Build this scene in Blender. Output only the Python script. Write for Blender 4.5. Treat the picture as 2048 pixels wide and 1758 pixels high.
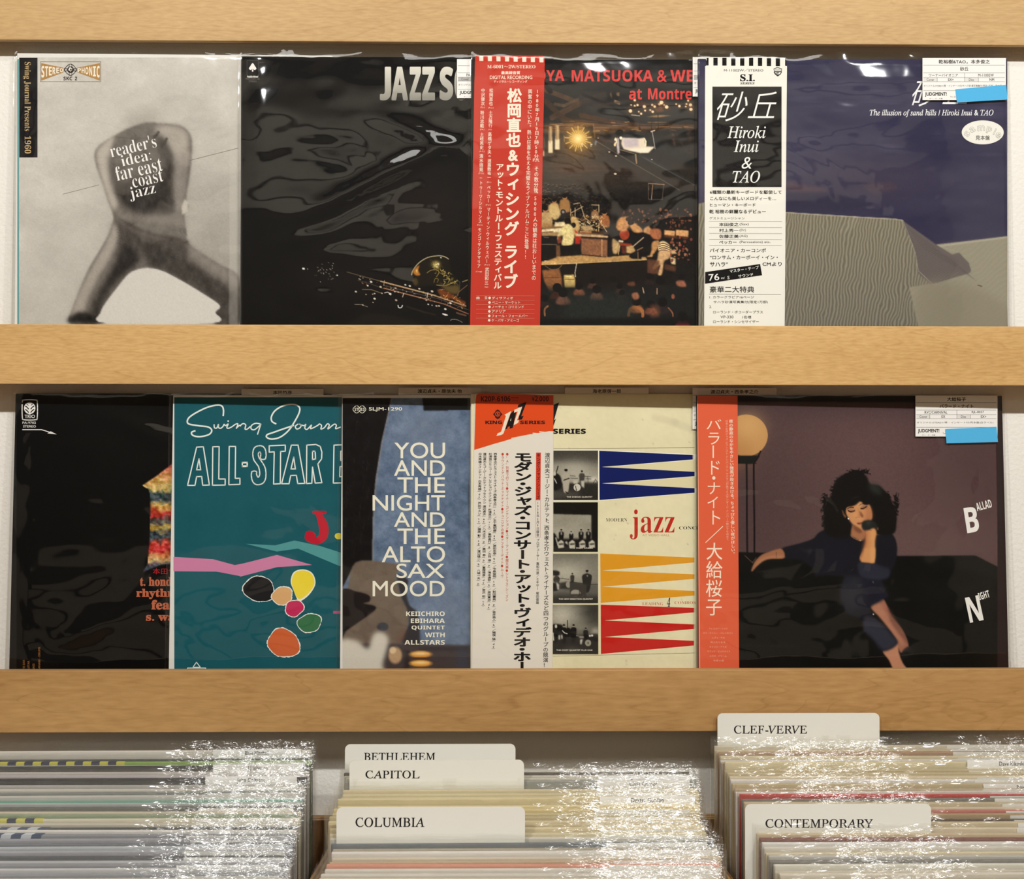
import bpy, math, random
import numpy as np
from mathutils import Matrix, Vector

for o in list(bpy.data.objects):
    bpy.data.objects.remove(o)
SC = bpy.context.scene
COL = SC.collection
rnd = random.Random(7)

# ---------------------------------------------------------------- camera
F = 2196.0                    # focal length in pixels of the 2048 px wide frame
HZ = 760.0                    # row of the horizon
CAM = np.array([0.0, -1.12, 0.0])
YAW, ROLL = math.radians(0.7), 0.0017
fwd = np.array([math.sin(YAW), math.cos(YAW), 0.0])
r0 = np.array([math.cos(YAW), -math.sin(YAW), 0.0])
u0 = np.array([0.0, 0.0, 1.0])
RGT = r0 * math.cos(ROLL) + u0 * math.sin(ROLL)
UPV = u0 * math.cos(ROLL) - r0 * math.sin(ROLL)
cd = bpy.data.cameras.new('camera')
cd.sensor_width = 36.0
cd.lens = 36.0 * F / 2048.0
cd.shift_y = -(879.0 - HZ) / 2048.0
cd.clip_start = 0.02
cam = bpy.data.objects.new('camera', cd)
COL.objects.link(cam)
m = Matrix.Identity(4)
for i in range(3):
    m[i][0] = RGT[i]; m[i][1] = UPV[i]; m[i][2] = -fwd[i]; m[i][3] = CAM[i]
cam.matrix_world = m
SC.camera = cam

# ---------------------------------------------------------------- world, lights, exposure
SC.view_settings.view_transform = 'Standard'
SC.view_settings.look = 'None'
SC.view_settings.gamma = 1.0
SC.view_settings.use_curve_mapping = False
SC.view_settings.exposure = -0.17
SC.cycles.transparent_max_bounces = 40
SC.cycles.max_bounces = 8
w = bpy.data.worlds.new('shop_air')
SC.world = w
w.use_nodes = True
w.node_tree.nodes['Background'].inputs[0].default_value = (1.0, 0.98, 0.95, 1)
w.node_tree.nodes['Background'].inputs[1].default_value = 0.16

LAMP_Y, LAMP_Z = -1.3, 0.85
def spot(name, x, y, z, tx, ty, tz, power, size=150, radius=0.02, blend=0.7, col=(1.0, 0.99, 0.975)):
    d = bpy.data.lights.new(name, 'SPOT')
    d.energy = power; d.color = col
    d.spot_size = math.radians(size); d.spot_blend = blend; d.shadow_soft_size = radius
    o = bpy.data.objects.new(name, d)
    COL.objects.link(o)
    o.location = (x, y, z)
    o.rotation_euler = (Vector((tx, ty, tz)) - Vector((x, y, z))).to_track_quat('-Z', 'Y').to_euler()
    return o
for lx, lp in ((-0.56, 43), (0.31, 39), (0.88, 31)):
    spot('offview_spotlight', lx, LAMP_Y, LAMP_Z, lx * 0.9, 0, -0.25, lp)
d = bpy.data.lights.new('overhead_fill_light', 'AREA')  # unseen area light added for soft fill and film reflections
d.shape = 'RECTANGLE'; d.size = 2.6; d.size_y = 0.5; d.energy = 40; d.color = (1.0, 0.97, 0.92)
o = bpy.data.objects.new('overhead_fill_light', d); COL.objects.link(o)
o.location = (0.2, -3.0, 2.1); o.rotation_euler = (0.0, 0, 0)

for bx_ in (-1.4, 0.0, 1.4):          # unseen spots added to brighten the back wall mirrored in dark covers
    q_ = spot('offview_spotlight', bx_, -3.3, 1.9, bx_ * 1.1, -4.5, 0.2, 80, radius=0.06, size=130)

# ---------------------------------------------------------------- helpers
def lin(c):
    c = np.asarray(c, float) / 255.0
    return np.where(c <= 0.04045, c / 12.92, ((c + 0.055) / 1.055) ** 2.4)
INK = 0.98                    # paper reflectance scale of the printed colours

def nm(name):
    mt = bpy.data.materials.new(name)
    mt.use_nodes = True
    nt = mt.node_tree
    return mt, nt, nt.nodes['Principled BSDF'], nt.nodes.new, nt.links.new

def flat(name, rgb, rough=0.5, spec=0.3, noise=0.0, scale=60.0, bump=0.0):
    mt, nt, b, N, K = nm(name)
    c = tuple(float(x) for x in lin(rgb)) + (1,)
    b.inputs['Roughness'].default_value = rough
    b.inputs['Specular IOR Level'].default_value = spec
    tc = N('ShaderNodeTexCoord'); no = N('ShaderNodeTexNoise'); no.inputs['Scale'].default_value = scale
    no.inputs['Detail'].default_value = 4
    K(tc.outputs['Object'], no.inputs['Vector'])
    mx = N('ShaderNodeMix'); mx.data_type = 'RGBA'
    mx.inputs[6].default_value = tuple(x * (1 - noise) for x in c[:3]) + (1,)
    mx.inputs[7].default_value = tuple(min(1, x * (1 + noise)) for x in c[:3]) + (1,)
    K(no.outputs['Fac'], mx.inputs[0]); K(mx.outputs[2], b.inputs['Base Color'])
    if bump:
        bp = N('ShaderNodeBump'); bp.inputs['Strength'].default_value = 1.0; bp.inputs['Distance'].default_value = bump
        K(no.outputs['Fac'], bp.inputs['Height']); K(bp.outputs[0], b.inputs['Normal'])
    return mt

def print_mat(name, rough, spec):
    mt, nt, b, N, K = nm(name)
    a = N('ShaderNodeAttribute'); a.attribute_name = 'ink'
    K(a.outputs['Color'], b.inputs['Base Color'])
    b.inputs['Roughness'].default_value = rough
    b.inputs['Specular IOR Level'].default_value = spec
    return mt
M_PRINT = print_mat('printed_paper', 0.6, 0.08)

def wall_mat():
    mt, nt, b, N, K = nm('embossed_wallpaper')
    tc = N('ShaderNodeTexCoord')
    no = N('ShaderNodeTexNoise'); no.inputs['Scale'].default_value = 260; no.inputs['Detail'].default_value = 3
    K(tc.outputs['Object'], no.inputs['Vector'])
    bp = N('ShaderNodeBump'); bp.inputs['Strength'].default_value = 0.55; bp.inputs['Distance'].default_value = 0.0012
    K(no.outputs['Fac'], bp.inputs['Height']); K(bp.outputs[0], b.inputs['Normal'])
    b.inputs['Base Color'].default_value = tuple(lin((236, 233, 224))) + (1,)
    b.inputs['Roughness'].default_value = 0.8
    return mt
M_WALL = wall_mat()

def wood_mat(name, base, dark, seed, fine=1.0):
    mt, nt, b, N, K = nm(name)
    tc = N('ShaderNodeTexCoord'); mp = N('ShaderNodeMapping')
    mp.inputs['Location'].default_value = (seed, seed * 0.7, seed * 1.3)
    mp.inputs['Scale'].default_value = (1.5, 6.0, 10.0)
    K(tc.outputs['Object'], mp.inputs['Vector'])
    big = N('ShaderNodeTexNoise'); big.inputs['Scale'].default_value = 1.3; big.inputs['Detail'].default_value = 3
    big.inputs['Distortion'].default_value = 0.7
    K(mp.outputs[0], big.inputs['Vector'])
    # growth rings: thin contour lines of the stretched noise
    mu = N('ShaderNodeMath'); mu.operation = 'MULTIPLY'; mu.inputs[1].default_value = 13.0
    K(big.outputs['Fac'], mu.inputs[0])
    fr = N('ShaderNodeMath'); fr.operation = 'FRACT'; K(mu.outputs[0], fr.inputs[0])
    rp = N('ShaderNodeValToRGB')
    e = rp.color_ramp.elements
    e[0].position = 0.0; e[0].color = (0.62, 0.62, 0.62, 1)
    e[1].position = 1.0; e[1].color = (0.25, 0.25, 0.25, 1)
    for p, v in ((0.05, 1.0), (0.10, 0.0), (0.16, 0.12), (0.7, 0.1)):
        q = e.new(p); q.color = (v, v, v, 1)
    K(fr.outputs[0], rp.inputs[0])
    mp2 = N('ShaderNodeMapping'); mp2.inputs['Scale'].default_value = (90 * fine, 300, 520 * fine)
    K(tc.outputs['Object'], mp2.inputs['Vector'])
    fi = N('ShaderNodeTexNoise'); fi.inputs['Scale'].default_value = 1.0; fi.inputs['Detail'].default_value = 3
    K(mp2.outputs[0], fi.inputs['Vector'])
    mp3 = N('ShaderNodeMapping'); mp3.inputs['Scale'].default_value = (3, 8, 14)
    mp3.inputs['Location'].default_value = (seed * 2, 0, 0)
    K(tc.outputs['Object'], mp3.inputs['Vector'])
    bl = N('ShaderNodeTexNoise'); bl.inputs['Scale'].default_value = 1.0; K(mp3.outputs[0], bl.inputs['Vector'])
    a1 = N('ShaderNodeMath'); a1.operation = 'MULTIPLY_ADD'; a1.inputs[1].default_value = 0.2
    K(rp.outputs[0], a1.inputs[0])
    a2 = N('ShaderNodeMath'); a2.operation = 'MULTIPLY_ADD'; a2.inputs[1].default_value = 0.95
    K(fi.outputs['Fac'], a2.inputs[0])
    a3 = N('ShaderNodeMath'); a3.operation = 'MULTIPLY_ADD'; a3.inputs[1].default_value = 0.7; a3.inputs[2].default_value = -0.52
    K(bl.outputs['Fac'], a3.inputs[0])
    K(a3.outputs[0], a2.inputs[2]); K(a2.outputs[0], a1.inputs[2])
    mx = N('ShaderNodeMix'); mx.data_type = 'RGBA'
    mx.inputs[6].default_value = tuple(lin(base)) + (1,); mx.inputs[7].default_value = tuple(lin(dark)) + (1,)
    K(a1.outputs[0], mx.inputs[0]); K(mx.outputs[2], b.inputs['Base Color'])
    b.inputs['Roughness'].default_value = 0.5; b.inputs['Specular IOR Level'].default_value = 0.25
    return mt
M_LIP = [wood_mat('maple_veneer_a', (200, 166, 114), (160, 123, 74), 3.1),
         wood_mat('maple_veneer_b', (220, 180, 120), (172, 128, 70), 8.4),
         wood_mat('maple_veneer_c', (194, 152, 98), (146, 104, 56), 15.2, 0.5)]

def ply_mat(axis):
    mt, nt, b, N, K = nm('plywood_edge')
    tc = N('ShaderNodeTexCoord'); wv = N('ShaderNodeTexWave')
    wv.bands_direction = axis; wv.inputs['Scale'].default_value = 72; wv.inputs['Distortion'].default_value = 0.35
    mp = N('ShaderNodeMapping')
    K(tc.outputs['Object'], mp.inputs['Vector']); K(mp.outputs[0], wv.inputs['Vector'])
    mx = N('ShaderNodeMix'); mx.data_type = 'RGBA'
    mx.inputs[6].default_value = tuple(lin((214, 172, 112))) + (1,); mx.inputs[7].default_value = tuple(lin((120, 82, 42))) + (1,)
    K(wv.outputs['Fac'], mx.inputs[0]); K(mx.outputs[2], b.inputs['Base Color'])
    b.inputs['Roughness'].default_value = 0.6
    return mt
M_PLY, M_PLYB = ply_mat('X'), ply_mat('Y')
M_PLYF = wood_mat('plywood_face', (196, 150, 92), (150, 104, 58), 5.0, 0.6)

def film_mat(name, haze, rough, bumpd, scale, gain):
    mt = bpy.data.materials.new(name); mt.use_nodes = True
    nt = mt.node_tree; N = nt.nodes.new; K = nt.links.new
    for n_ in list(nt.nodes): nt.nodes.remove(n_)
    out = N('ShaderNodeOutputMaterial')
    tr = N('ShaderNodeBsdfTransparent'); tr.inputs[0].default_value = (0.985, 0.985, 0.98, 1)
    gl = N('ShaderNodeBsdfGlossy'); gl.inputs['Roughness'].default_value = rough
    gl.inputs['Color'].default_value = (1, 1, 1, 1)
    di = N('ShaderNodeBsdfDiffuse'); di.inputs[0].default_value = (0.9, 0.9, 0.88, 1)
    fr = N('ShaderNodeLayerWeight'); fr.inputs['Blend'].default_value = 0.5
    pw = N('ShaderNodeMath'); pw.operation = 'POWER'; pw.inputs[1].default_value = 4.0
    K(fr.outputs['Facing'], pw.inputs[0])
    mg = N('ShaderNodeMath'); mg.operation = 'MULTIPLY_ADD'; mg.inputs[1].default_value = 0.55; mg.inputs[2].default_value = 0.04 * gain; mg.use_clamp = True
    K(pw.outputs[0], mg.inputs[0])
    tc = N('ShaderNodeTexCoord'); no = N('ShaderNodeTexNoise')
    no.inputs['Scale'].default_value = scale; no.inputs['Detail'].default_value = 2.5; no.inputs['Distortion'].default_value = 0.6
    K(tc.outputs['Object'], no.inputs['Vector'])
    if rough > 0.1:
        mp = N('ShaderNodeMapping'); mp.inputs['Scale'].default_value = (0.42, 1, 1)
        K(tc.outputs['Object'], mp.inputs['Vector']); K(mp.outputs[0], no.inputs['Vector'])
    bp = N('ShaderNodeBump'); bp.inputs['Strength'].default_value = 1.0; bp.inputs['Distance'].default_value = bumpd
    K(no.outputs['Fac'], bp.inputs['Height']); K(bp.outputs[0], gl.inputs['Normal'])
    m1 = N('ShaderNodeMixShader'); m1.inputs[0].default_value = haze
    K(tr.outputs[0], m1.inputs[1]); K(di.outputs[0], m1.inputs[2])
    m2 = N('ShaderNodeMixShader'); K(mg.outputs[0], m2.inputs[0])
    K(m1.outputs[0], m2.inputs[1]); K(gl.outputs[0], m2.inputs[2])
    K(m2.outputs[0], out.inputs[0])
    return mt
M_FILM = film_mat('clear_sleeve_film', 0.0, 0.04, 0.0022, 9.0, 0.95)
M_FILM2 = film_mat('crinkled_sleeve_film', 0.005, 0.16, 0.0052, 190.0, 1.15)
for n_ in [q for q in M_FILM2.node_tree.nodes if q.type == 'BUMP']:
    at_ = M_FILM2.node_tree.nodes.new('ShaderNodeAttribute'); at_.attribute_name = 'crinkle'
    M_FILM2.node_tree.links.new(at_.outputs['Fac'], n_.inputs['Strength'])

def tag(o, label=None, cat=None, group=None, kind=None):
    if label: o['label'] = label
    if cat: o['category'] = cat
    if group: o['group'] = group
    if kind: o['kind'] = kind
    return o

def mkobj(name, verts, faces, mat, parent=None, colors=None, smooth=False):
    me = bpy.data.meshes.new(name)
    if isinstance(faces, np.ndarray):
        nv, nf, k = len(verts), len(faces), faces.shape[1]
        me.vertices.add(nv); me.loops.add(nf * k); me.polygons.add(nf)
        me.vertices.foreach_set('co', np.asarray(verts, np.float32).ravel())
        me.loops.foreach_set('vertex_index', faces.astype(np.int32).ravel())
        me.polygons.foreach_set('loop_start', np.arange(0, nf * k, k, dtype=np.int32))
        me.update(calc_edges=True)
    else:
        me.from_pydata([tuple(map(float, v)) for v in verts], [], faces)
        me.update()
    if colors is not None:
        at = me.color_attributes.new('ink', 'FLOAT_COLOR', 'POINT')
        c4 = np.ones((len(verts), 4), np.float32); c4[:, :3] = colors
        at.data.foreach_set('color', c4.ravel())
    me.polygons.foreach_set('use_smooth', [bool(smooth)] * len(me.polygons))
    for mt in (mat if isinstance(mat, list) else [mat]):
        me.materials.append(mt)
    o = bpy.data.objects.new(name, me)
    COL.objects.link(o)
    if parent: o.parent = parent
    return o

def box_geo(x0, x1, y0, y1, z0, z1, bv=0.0):
    """box with chamfered edges -> verts, faces"""
    if bv <= 0:
        v = [(x, y, z) for x in (x0, x1) for y in (y0, y1) for z in (z0, z1)]
        f = [(0, 1, 3, 2), (4, 6, 7, 5), (0, 4, 5, 1), (2, 3, 7, 6), (0, 2, 6, 4), (1, 5, 7, 3)]
        return v, f
    import bmesh
    bm = bmesh.new()
    bmesh.ops.create_cube(bm, size=1.0)
    for q in bm.verts:
        q.co = Vector(((x0 + x1) / 2 + q.co.x * (x1 - x0), (y0 + y1) / 2 + q.co.y * (y1 - y0), (z0 + z1) / 2 + q.co.z * (z1 - z0)))
    bmesh.ops.bevel(bm, geom=list(bm.edges), offset=bv, segments=2, profile=0.5, affect='EDGES')
    bm.verts.index_update()
    v = [tuple(q.co) for q in bm.verts]; f = [[q.index for q in fc.verts] for fc in bm.faces]
    bm.free()
    return v, f

def box(name, x0, x1, y0, y1, z0, z1, mat, parent=None, bv=0.0):
    v, f = box_geo(x0, x1, y0, y1, z0, z1, bv)
    return mkobj(name, v, f, mat, parent)

def ray(px, py):
    px = np.asarray(px, float); py = np.asarray(py, float)
    return fwd * F + px[..., None] * RGT - 1024.0 * RGT + (HZ - py)[..., None] * UPV

def at(px, py, Y):
    d_ = ray(px, py)
    t = (Y - CAM[1]) / d_[..., 1]
    return CAM + d_ * t[..., None]

# ---------------------------------------------------------------- glyphs
_tc = bpy.data.curves.new('type_setter', 'FONT'); _to = bpy.data.objects.new('type_setter', _tc)
COL.objects.link(_to)
_cache = {}
_copies = {}
def glyph(s, off=0.0, res=3):
    key = (s, off, res)
    if off > 0.003 and key not in _cache:      # heavier weight: the same outline laid down several times, slightly shifted
        v, f = glyph(s, 0.0, res); n = len(v); V, F_ = [], []
        k_ = 4 if off < 0.02 else 8
        dirs = [(0, 0)] + [(math.cos(math.pi / k_ + 2 * math.pi * i / k_), math.sin(math.pi / k_ + 2 * math.pi * i / k_)) for i in range(k_)]
        for i, (dx, dy) in enumerate(dirs):
            V.append(v + np.array([dx, dy]) * off); F_ += [tuple(q + i * n for q in t) for t in f]
        _cache[key] = (np.concatenate(V) if n else v, F_); _copies[id(_cache[key][1])] = k_ + 1
    if key not in _cache:
        _tc.body = s; _tc.offset = off; _tc.resolution_u = res
        dg = bpy.context.evaluated_depsgraph_get(); dg.update()
        me = bpy.data.meshes.new_from_object(_to.evaluated_get(dg))
        v = np.zeros(len(me.vertices) * 3, np.float32); me.vertices.foreach_get('co', v)
        f = [tuple(p.vertices) for p in me.polygons]
        _cache[key] = (v.reshape(-1, 3)[:, :2].astype(float), f)
        bpy.data.meshes.remove(me)
    return _cache[key]

def _map(s, up, lo, dg=None, ex={}):
    r = ''
    for c in s:
        if c in ex: r += ex[c]
        elif 'A' <= c <= 'Z': r += chr(up + ord(c) - 65)
        elif 'a' <= c <= 'z': r += chr(lo + ord(c) - 97)
        elif '0' <= c <= '9' and dg: r += chr(dg + ord(c) - 48)
        else: r += c
    return r
def SB(s): return _map(s, 0x1D400, 0x1D41A, 0x1D7CE)          # upright serif
def SI(s): return _map(s, 0x1D434, 0x1D44E, None, {'h': '\u210E'})   # italic serif
def SBI(s): return _map(s, 0x1D468, 0x1D482, 0x1D7CE)
def NB(s): return _map(s, 0x1D5D4, 0x1D5EE, 0x1D7EC)          # bold sans

# ---------------------------------------------------------------- a sleeve-sized plane that prints are laid on
class Cov:
    def __init__(s, name, tlx, tly, lean, yaw, Y, roll, label, cat='record', W=0.315, H=0.315, group=None):
        l, y = math.radians(lean), math.radians(yaw)
        u = np.array([math.cos(y), math.sin(y), 0]); v = np.array([0, -math.sin(l), -math.cos(l)])
        v = v - u * v.dot(u); v /= np.linalg.norm(v)
        r = math.radians(roll)
        u, v = u * math.cos(r) - v * math.sin(r), v * math.cos(r) + u * math.sin(r)
        s.u, s.v = u, v; s.n = np.cross(u, -v)          # n points away from the camera
        if s.n[1] < 0: s.n = -s.n
        s.tl = at(tlx, tly, Y); s.W, s.H = W, H
        s.root = bpy.data.objects.new(name, None); COL.objects.link(s.root)
        s.root.empty_display_size = 0.05
        tag(s.root, label, cat, group)
        org = s.tl + u * W / 2 + v * H
        mm = Matrix.Identity(4)
        for i in range(3):
            mm[i][0] = u[i]; mm[i][1] = s.n[i]; mm[i][2] = -v[i]; mm[i][3] = org[i]
        s.root.matrix_world = mm
        s.bottom = org[2]
    def loc(s, px, py, depth=0.0):
        """pixel -> local coordinates on the plane `depth` in front of the jacket"""
        d_ = ray(px, py)
        p0 = s.tl - s.n * depth
        t = (p0 - CAM).dot(s.n) / (d_ @ s.n)
        P = CAM + d_ * t[..., None] - s.tl
        return np.stack([P @ s.u - s.W / 2, (P @ s.n), s.H - P @ s.v], -1)

class Ink:
    """collects flat printed shapes given in photo pixels into one mesh"""
    def __init__(s, cov, depth):
        s.c, s.d = cov, depth
        s.P, s.D, s.C, s.Fc, s.n, s.k = [], [], [], [], 0, 0
        s.tf = (0, 0, 1.0)
    def crop(s, ox, oy, sc): s.tf = (ox, oy, sc); return s
    def add(s, pts, faces, col, raw=False):
        pts = np.asarray(pts, float)
        if not raw:
            pts = np.stack([s.tf[0] + pts[:, 0] / s.tf[2], s.tf[1] + pts[:, 1] / s.tf[2]], -1)
        lay = _copies.get(id(faces), 1)
        s.k += 1
        s.P.append(pts); s.D.append(s.d + (s.k + np.repeat(np.arange(lay), len(pts) // lay)) * 1.5e-6)
        s.k += lay - 1
        c = np.asarray(col, float)
        s.C.append(np.tile(c, (len(pts), 1)) if c.ndim == 1 else c)
        s.Fc += [tuple(i + s.n for i in f) for f in faces]
        s.n += len(pts)
    def poly(s, pts, col): s.add(pts, [tuple(range(len(pts)))], col)
    def rect(s, x0, y0, x1, y1, col): s.poly([(x0, y0), (x1, y0), (x1, y1), (x0, y1)], col)
    def frame(s, x0, y0, x1, y1, w_, col):
        s.line([(x0, y0), (x1, y0), (x1, y1), (x0, y1), (x0, y0)], w_, col)
    def ell(s, cx, cy, rx, ry, col, n=28, rot=0):
        s.poly([(cx + rx * math.cos(a) * math.cos(rot) - ry * math.sin(a) * math.sin(rot),
                 cy + rx * math.cos(a) * math.sin(rot) + ry * math.sin(a) * math.cos(rot)) for a in [2 * math.pi * i / n for i in range(n)]], col)
    def blob(s, cx, cy, rx, ry, col, seed=0, rough=0.07, n=36):
        r_ = random.Random(seed)
        s.poly([(cx + rx * math.cos(a) * (1 + r_.uniform(-rough, rough)), cy + ry * math.sin(a) * (1 + r_.uniform(-rough, rough))) for a in [2 * math.pi * i / n for i in range(n)]], col)
    def line(s, pts, w_, col, w2=None):
        p = np.asarray(pts, float); n = len(p)
        t = np.gradient(p, axis=0) if n > 2 else np.tile(p[1] - p[0], (2, 1))
        t /= np.maximum(np.linalg.norm(t, axis=1, keepdims=True), 1e-6)
        nn = np.stack([-t[:, 1], t[:, 0]], -1)
        ww = np.linspace(w_, w2 if w2 is not None else w_, n)[:, None] / 2
        if n > 2 and w2 is None:      # square corners for polylines
            for i in range(n - 1):
                a, b_ = p[i], p[i + 1]; q = (b_ - a) / max(np.linalg.norm(b_ - a), 1e-6); m_ = np.array([-q[1], q[0]]) * w_ / 2
                e_ = q * w_ / 2 * (0.5 if n > 6 else 1)
                s.add([a - m_ - e_, b_ - m_ + e_, b_ + m_ + e_, a + m_ - e_], [(0, 1, 2, 3)], col); s.k -= 1
            s.k += 1
            return
        v = np.concatenate([p - nn * ww, p + nn * ww])
        s.add(v, [(i, i + 1, n + i + 1, n + i) for i in range(n - 1)], col)
    def curve(s, pts, w_, col, w2=None, n=8): s.line(spl(pts, False, n), w_, col, w2 if w2 is not None else w_)
    def text(s, t, x0, y0, x1, y1, col, off=0.0, rot=0.0, shear=0.0, res=3):
        """fit the string's bounding box into the pixel box, then rotate about its centre"""
        v, f = glyph(t, off, res)
        if not len(v): return
        v = v.copy(); v[:, 0] += shear * v[:, 1]
        a, b_ = v.min(0), v.max(0)
        w_ = max(b_[0] - a[0], 1e-6); h_ = max(b_[1] - a[1], 1e-6)
        q = np.stack([x0 + (v[:, 0] - a[0]) / w_ * (x1 - x0), y1 - (v[:, 1] - a[1]) / h_ * (y1 - y0)], -1)
        if rot:
            c = np.array([(x0 + x1) / 2, (y0 + y1) / 2]); r_ = math.radians(rot)
            q = (q - c) @ np.array([[math.cos(r_), math.sin(r_)], [-math.sin(r_), math.cos(r_)]]) + c
        s.add(q, f, col)
    def row(s, t, x, y, size, col, off=0.0, sx=1.0, rot=0.0, res=2, italic=0.0):
        """baseline text at x, y; size is the em height in pixels"""
        v, f = glyph(t, off, res)
        if not len(v): return
        q = np.stack([(v[:, 0] + italic * v[:, 1]) * size * sx, -v[:, 1] * size], -1)
        if rot:
            r_ = math.radians(rot); q = q @ np.array([[math.cos(r_), math.sin(r_)], [-math.sin(r_), math.cos(r_)]])
        s.add(q + np.array([x, y]), f, col)
    def vert(s, t, xt, y0, xb, y1, w_, col, off=0.0, italic=0.0, res=2, hs=1.0):
        """vertical column of characters, cell height from y0..y1, glyph width w_"""
        k0 = s.k
        wt_ = [.5 if c in '・ 、' else 1.0 for c in t]; n = sum(wt_); ch = (y1 - y0) / n; acc = 0.0
        for c, wc in zip(t, wt_):
            i = acc + wc / 2 - .5; acc += wc
            if c in ' \u3000': continue
            v, f = glyph(c, off, res)
            if not len(v): continue
            em = 1.0 if ord(c) > 0x2000 else 0.66
            cx = xt + (xb - xt) * (i + 0.5) / n; cy = y0 + ch * (i + 0.5)
            q = np.stack([v[:, 0] - em / 2, 0.38 - v[:, 1]], -1)
            if c in 'ー（）()-〜～…―':
                q = np.stack([-q[:, 1], q[:, 0]], -1)
            if c in 'ィッャュョェァォっょ': q[:, 0] += 0.08; q[:, 1] -= 0.1
            if c in '、。': q[:, 0] += 0.55; q[:, 1] -= 0.55
            if italic: q[:, 0] -= italic * q[:, 1]
            s.add(np.stack([cx + q[:, 0] * w_, cy + q[:, 1] * ch * hs], -1), f, col)
            s.k = k0
        s.k = k0 + 9
    def grid(s, P):
        """an image painted on a fine lattice of coloured vertices"""
        H_, W_ = P.a.shape[:2]
        gx = P.x0 + np.arange(W_) * P.st; gy = P.y0 + np.arange(H_) * P.st
        X, Yy = np.meshgrid(gx, gy)
        idx = np.arange(H_ * W_).reshape(H_, W_)
        q = np.stack([idx[:-1, :-1], idx[1:, :-1], idx[1:, 1:], idx[:-1, 1:]], -1).reshape(-1, 4)
        s.add(np.stack([X.ravel(), Yy.ravel()], -1), [], P.a.reshape(-1, 3), raw=True)
        s.G = q + (s.n - H_ * W_)
    def build(s, name, parent, mat=None, label=None):
        P = np.concatenate(s.P); D = np.concatenate(s.D); C = np.clip(np.concatenate(s.C), 0, 255)
        L = np.zeros((len(P), 3))
        base = s.c.loc(P[:, 0], P[:, 1], s.d); L[:] = base; L[:, 1] = -D
        cols = lin(C) * INK
        G = getattr(s, 'G', None)
        faces = list(s.Fc) + ([tuple(r_) for r_ in G.tolist()] if G is not None else [])
        o_ = mkobj(name, L, faces, mat or M_PRINT, parent, cols)
        if label: o_['label'] = label
        if name == 'lettering': absorb(parent if parent is not s.c.root else s.c.art, o_); return None
        if name == 'cover_art': s.c.art = o_
        return o_

def absorb(dst, src):
    """printing belongs to the paper it is on: join it into that part's mesh"""
    def data(o_):
        me = o_.data; n = len(me.vertices)
        v = np.zeros(n * 3, np.float32); me.vertices.foreach_get('co', v)
        c_ = np.zeros(n * 4, np.float32); me.color_attributes['ink'].data.foreach_get('color', c_)
        li = np.zeros(len(me.loops), np.int32); me.loops.foreach_get('vertex_index', li)
        ls = np.zeros(len(me.polygons), np.int32); me.polygons.foreach_get('loop_start', ls)
        return v.reshape(-1, 3), c_, li, ls
    v1, c1, l1, s1 = data(dst); v2, c2, l2, s2 = data(src)
    me = bpy.data.meshes.new(dst.data.name)
    me.vertices.add(len(v1) + len(v2)); me.loops.add(len(l1) + len(l2)); me.polygons.add(len(s1) + len(s2))
    me.vertices.foreach_set('co', np.concatenate([v1, v2]).ravel())
    me.loops.foreach_set('vertex_index', np.concatenate([l1, l2 + len(v1)]))
    me.polygons.foreach_set('loop_start', np.concatenate([s1, s2 + len(l1)]))
    me.update(calc_edges=True)
    at_ = me.color_attributes.new('ink', 'FLOAT_COLOR', 'POINT'); at_.data.foreach_set('color', np.concatenate([c1, c2]))
    me.polygons.foreach_set('use_smooth', [False] * len(me.polygons))
    me.materials.append(dst.data.materials[0])
    dst.data = me
    bpy.data.objects.remove(src)

def spl(pts, closed=True, n=6):
    p = np.asarray(pts, float); m_ = len(p); out = []
    rng = range(m_) if closed else range(m_ - 1)
    for i in rng:
        if closed: a, b_, c, d_ = p[(i - 1) % m_], p[i], p[(i + 1) % m_], p[(i + 2) % m_]
        else: a, b_, c, d_ = p[max(i - 1, 0)], p[i], p[i + 1], p[min(i + 2, m_ - 1)]
        for k in range(n):
            t = k / n
            out.append(0.5 * ((2 * b_) + (-a + c) * t + (2 * a - 5 * b_ + 4 * c - d_) * t * t + (-a + 3 * b_ - 3 * c + d_) * t ** 3))
    if not closed: out.append(p[-1])
    return np.array(out)

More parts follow.
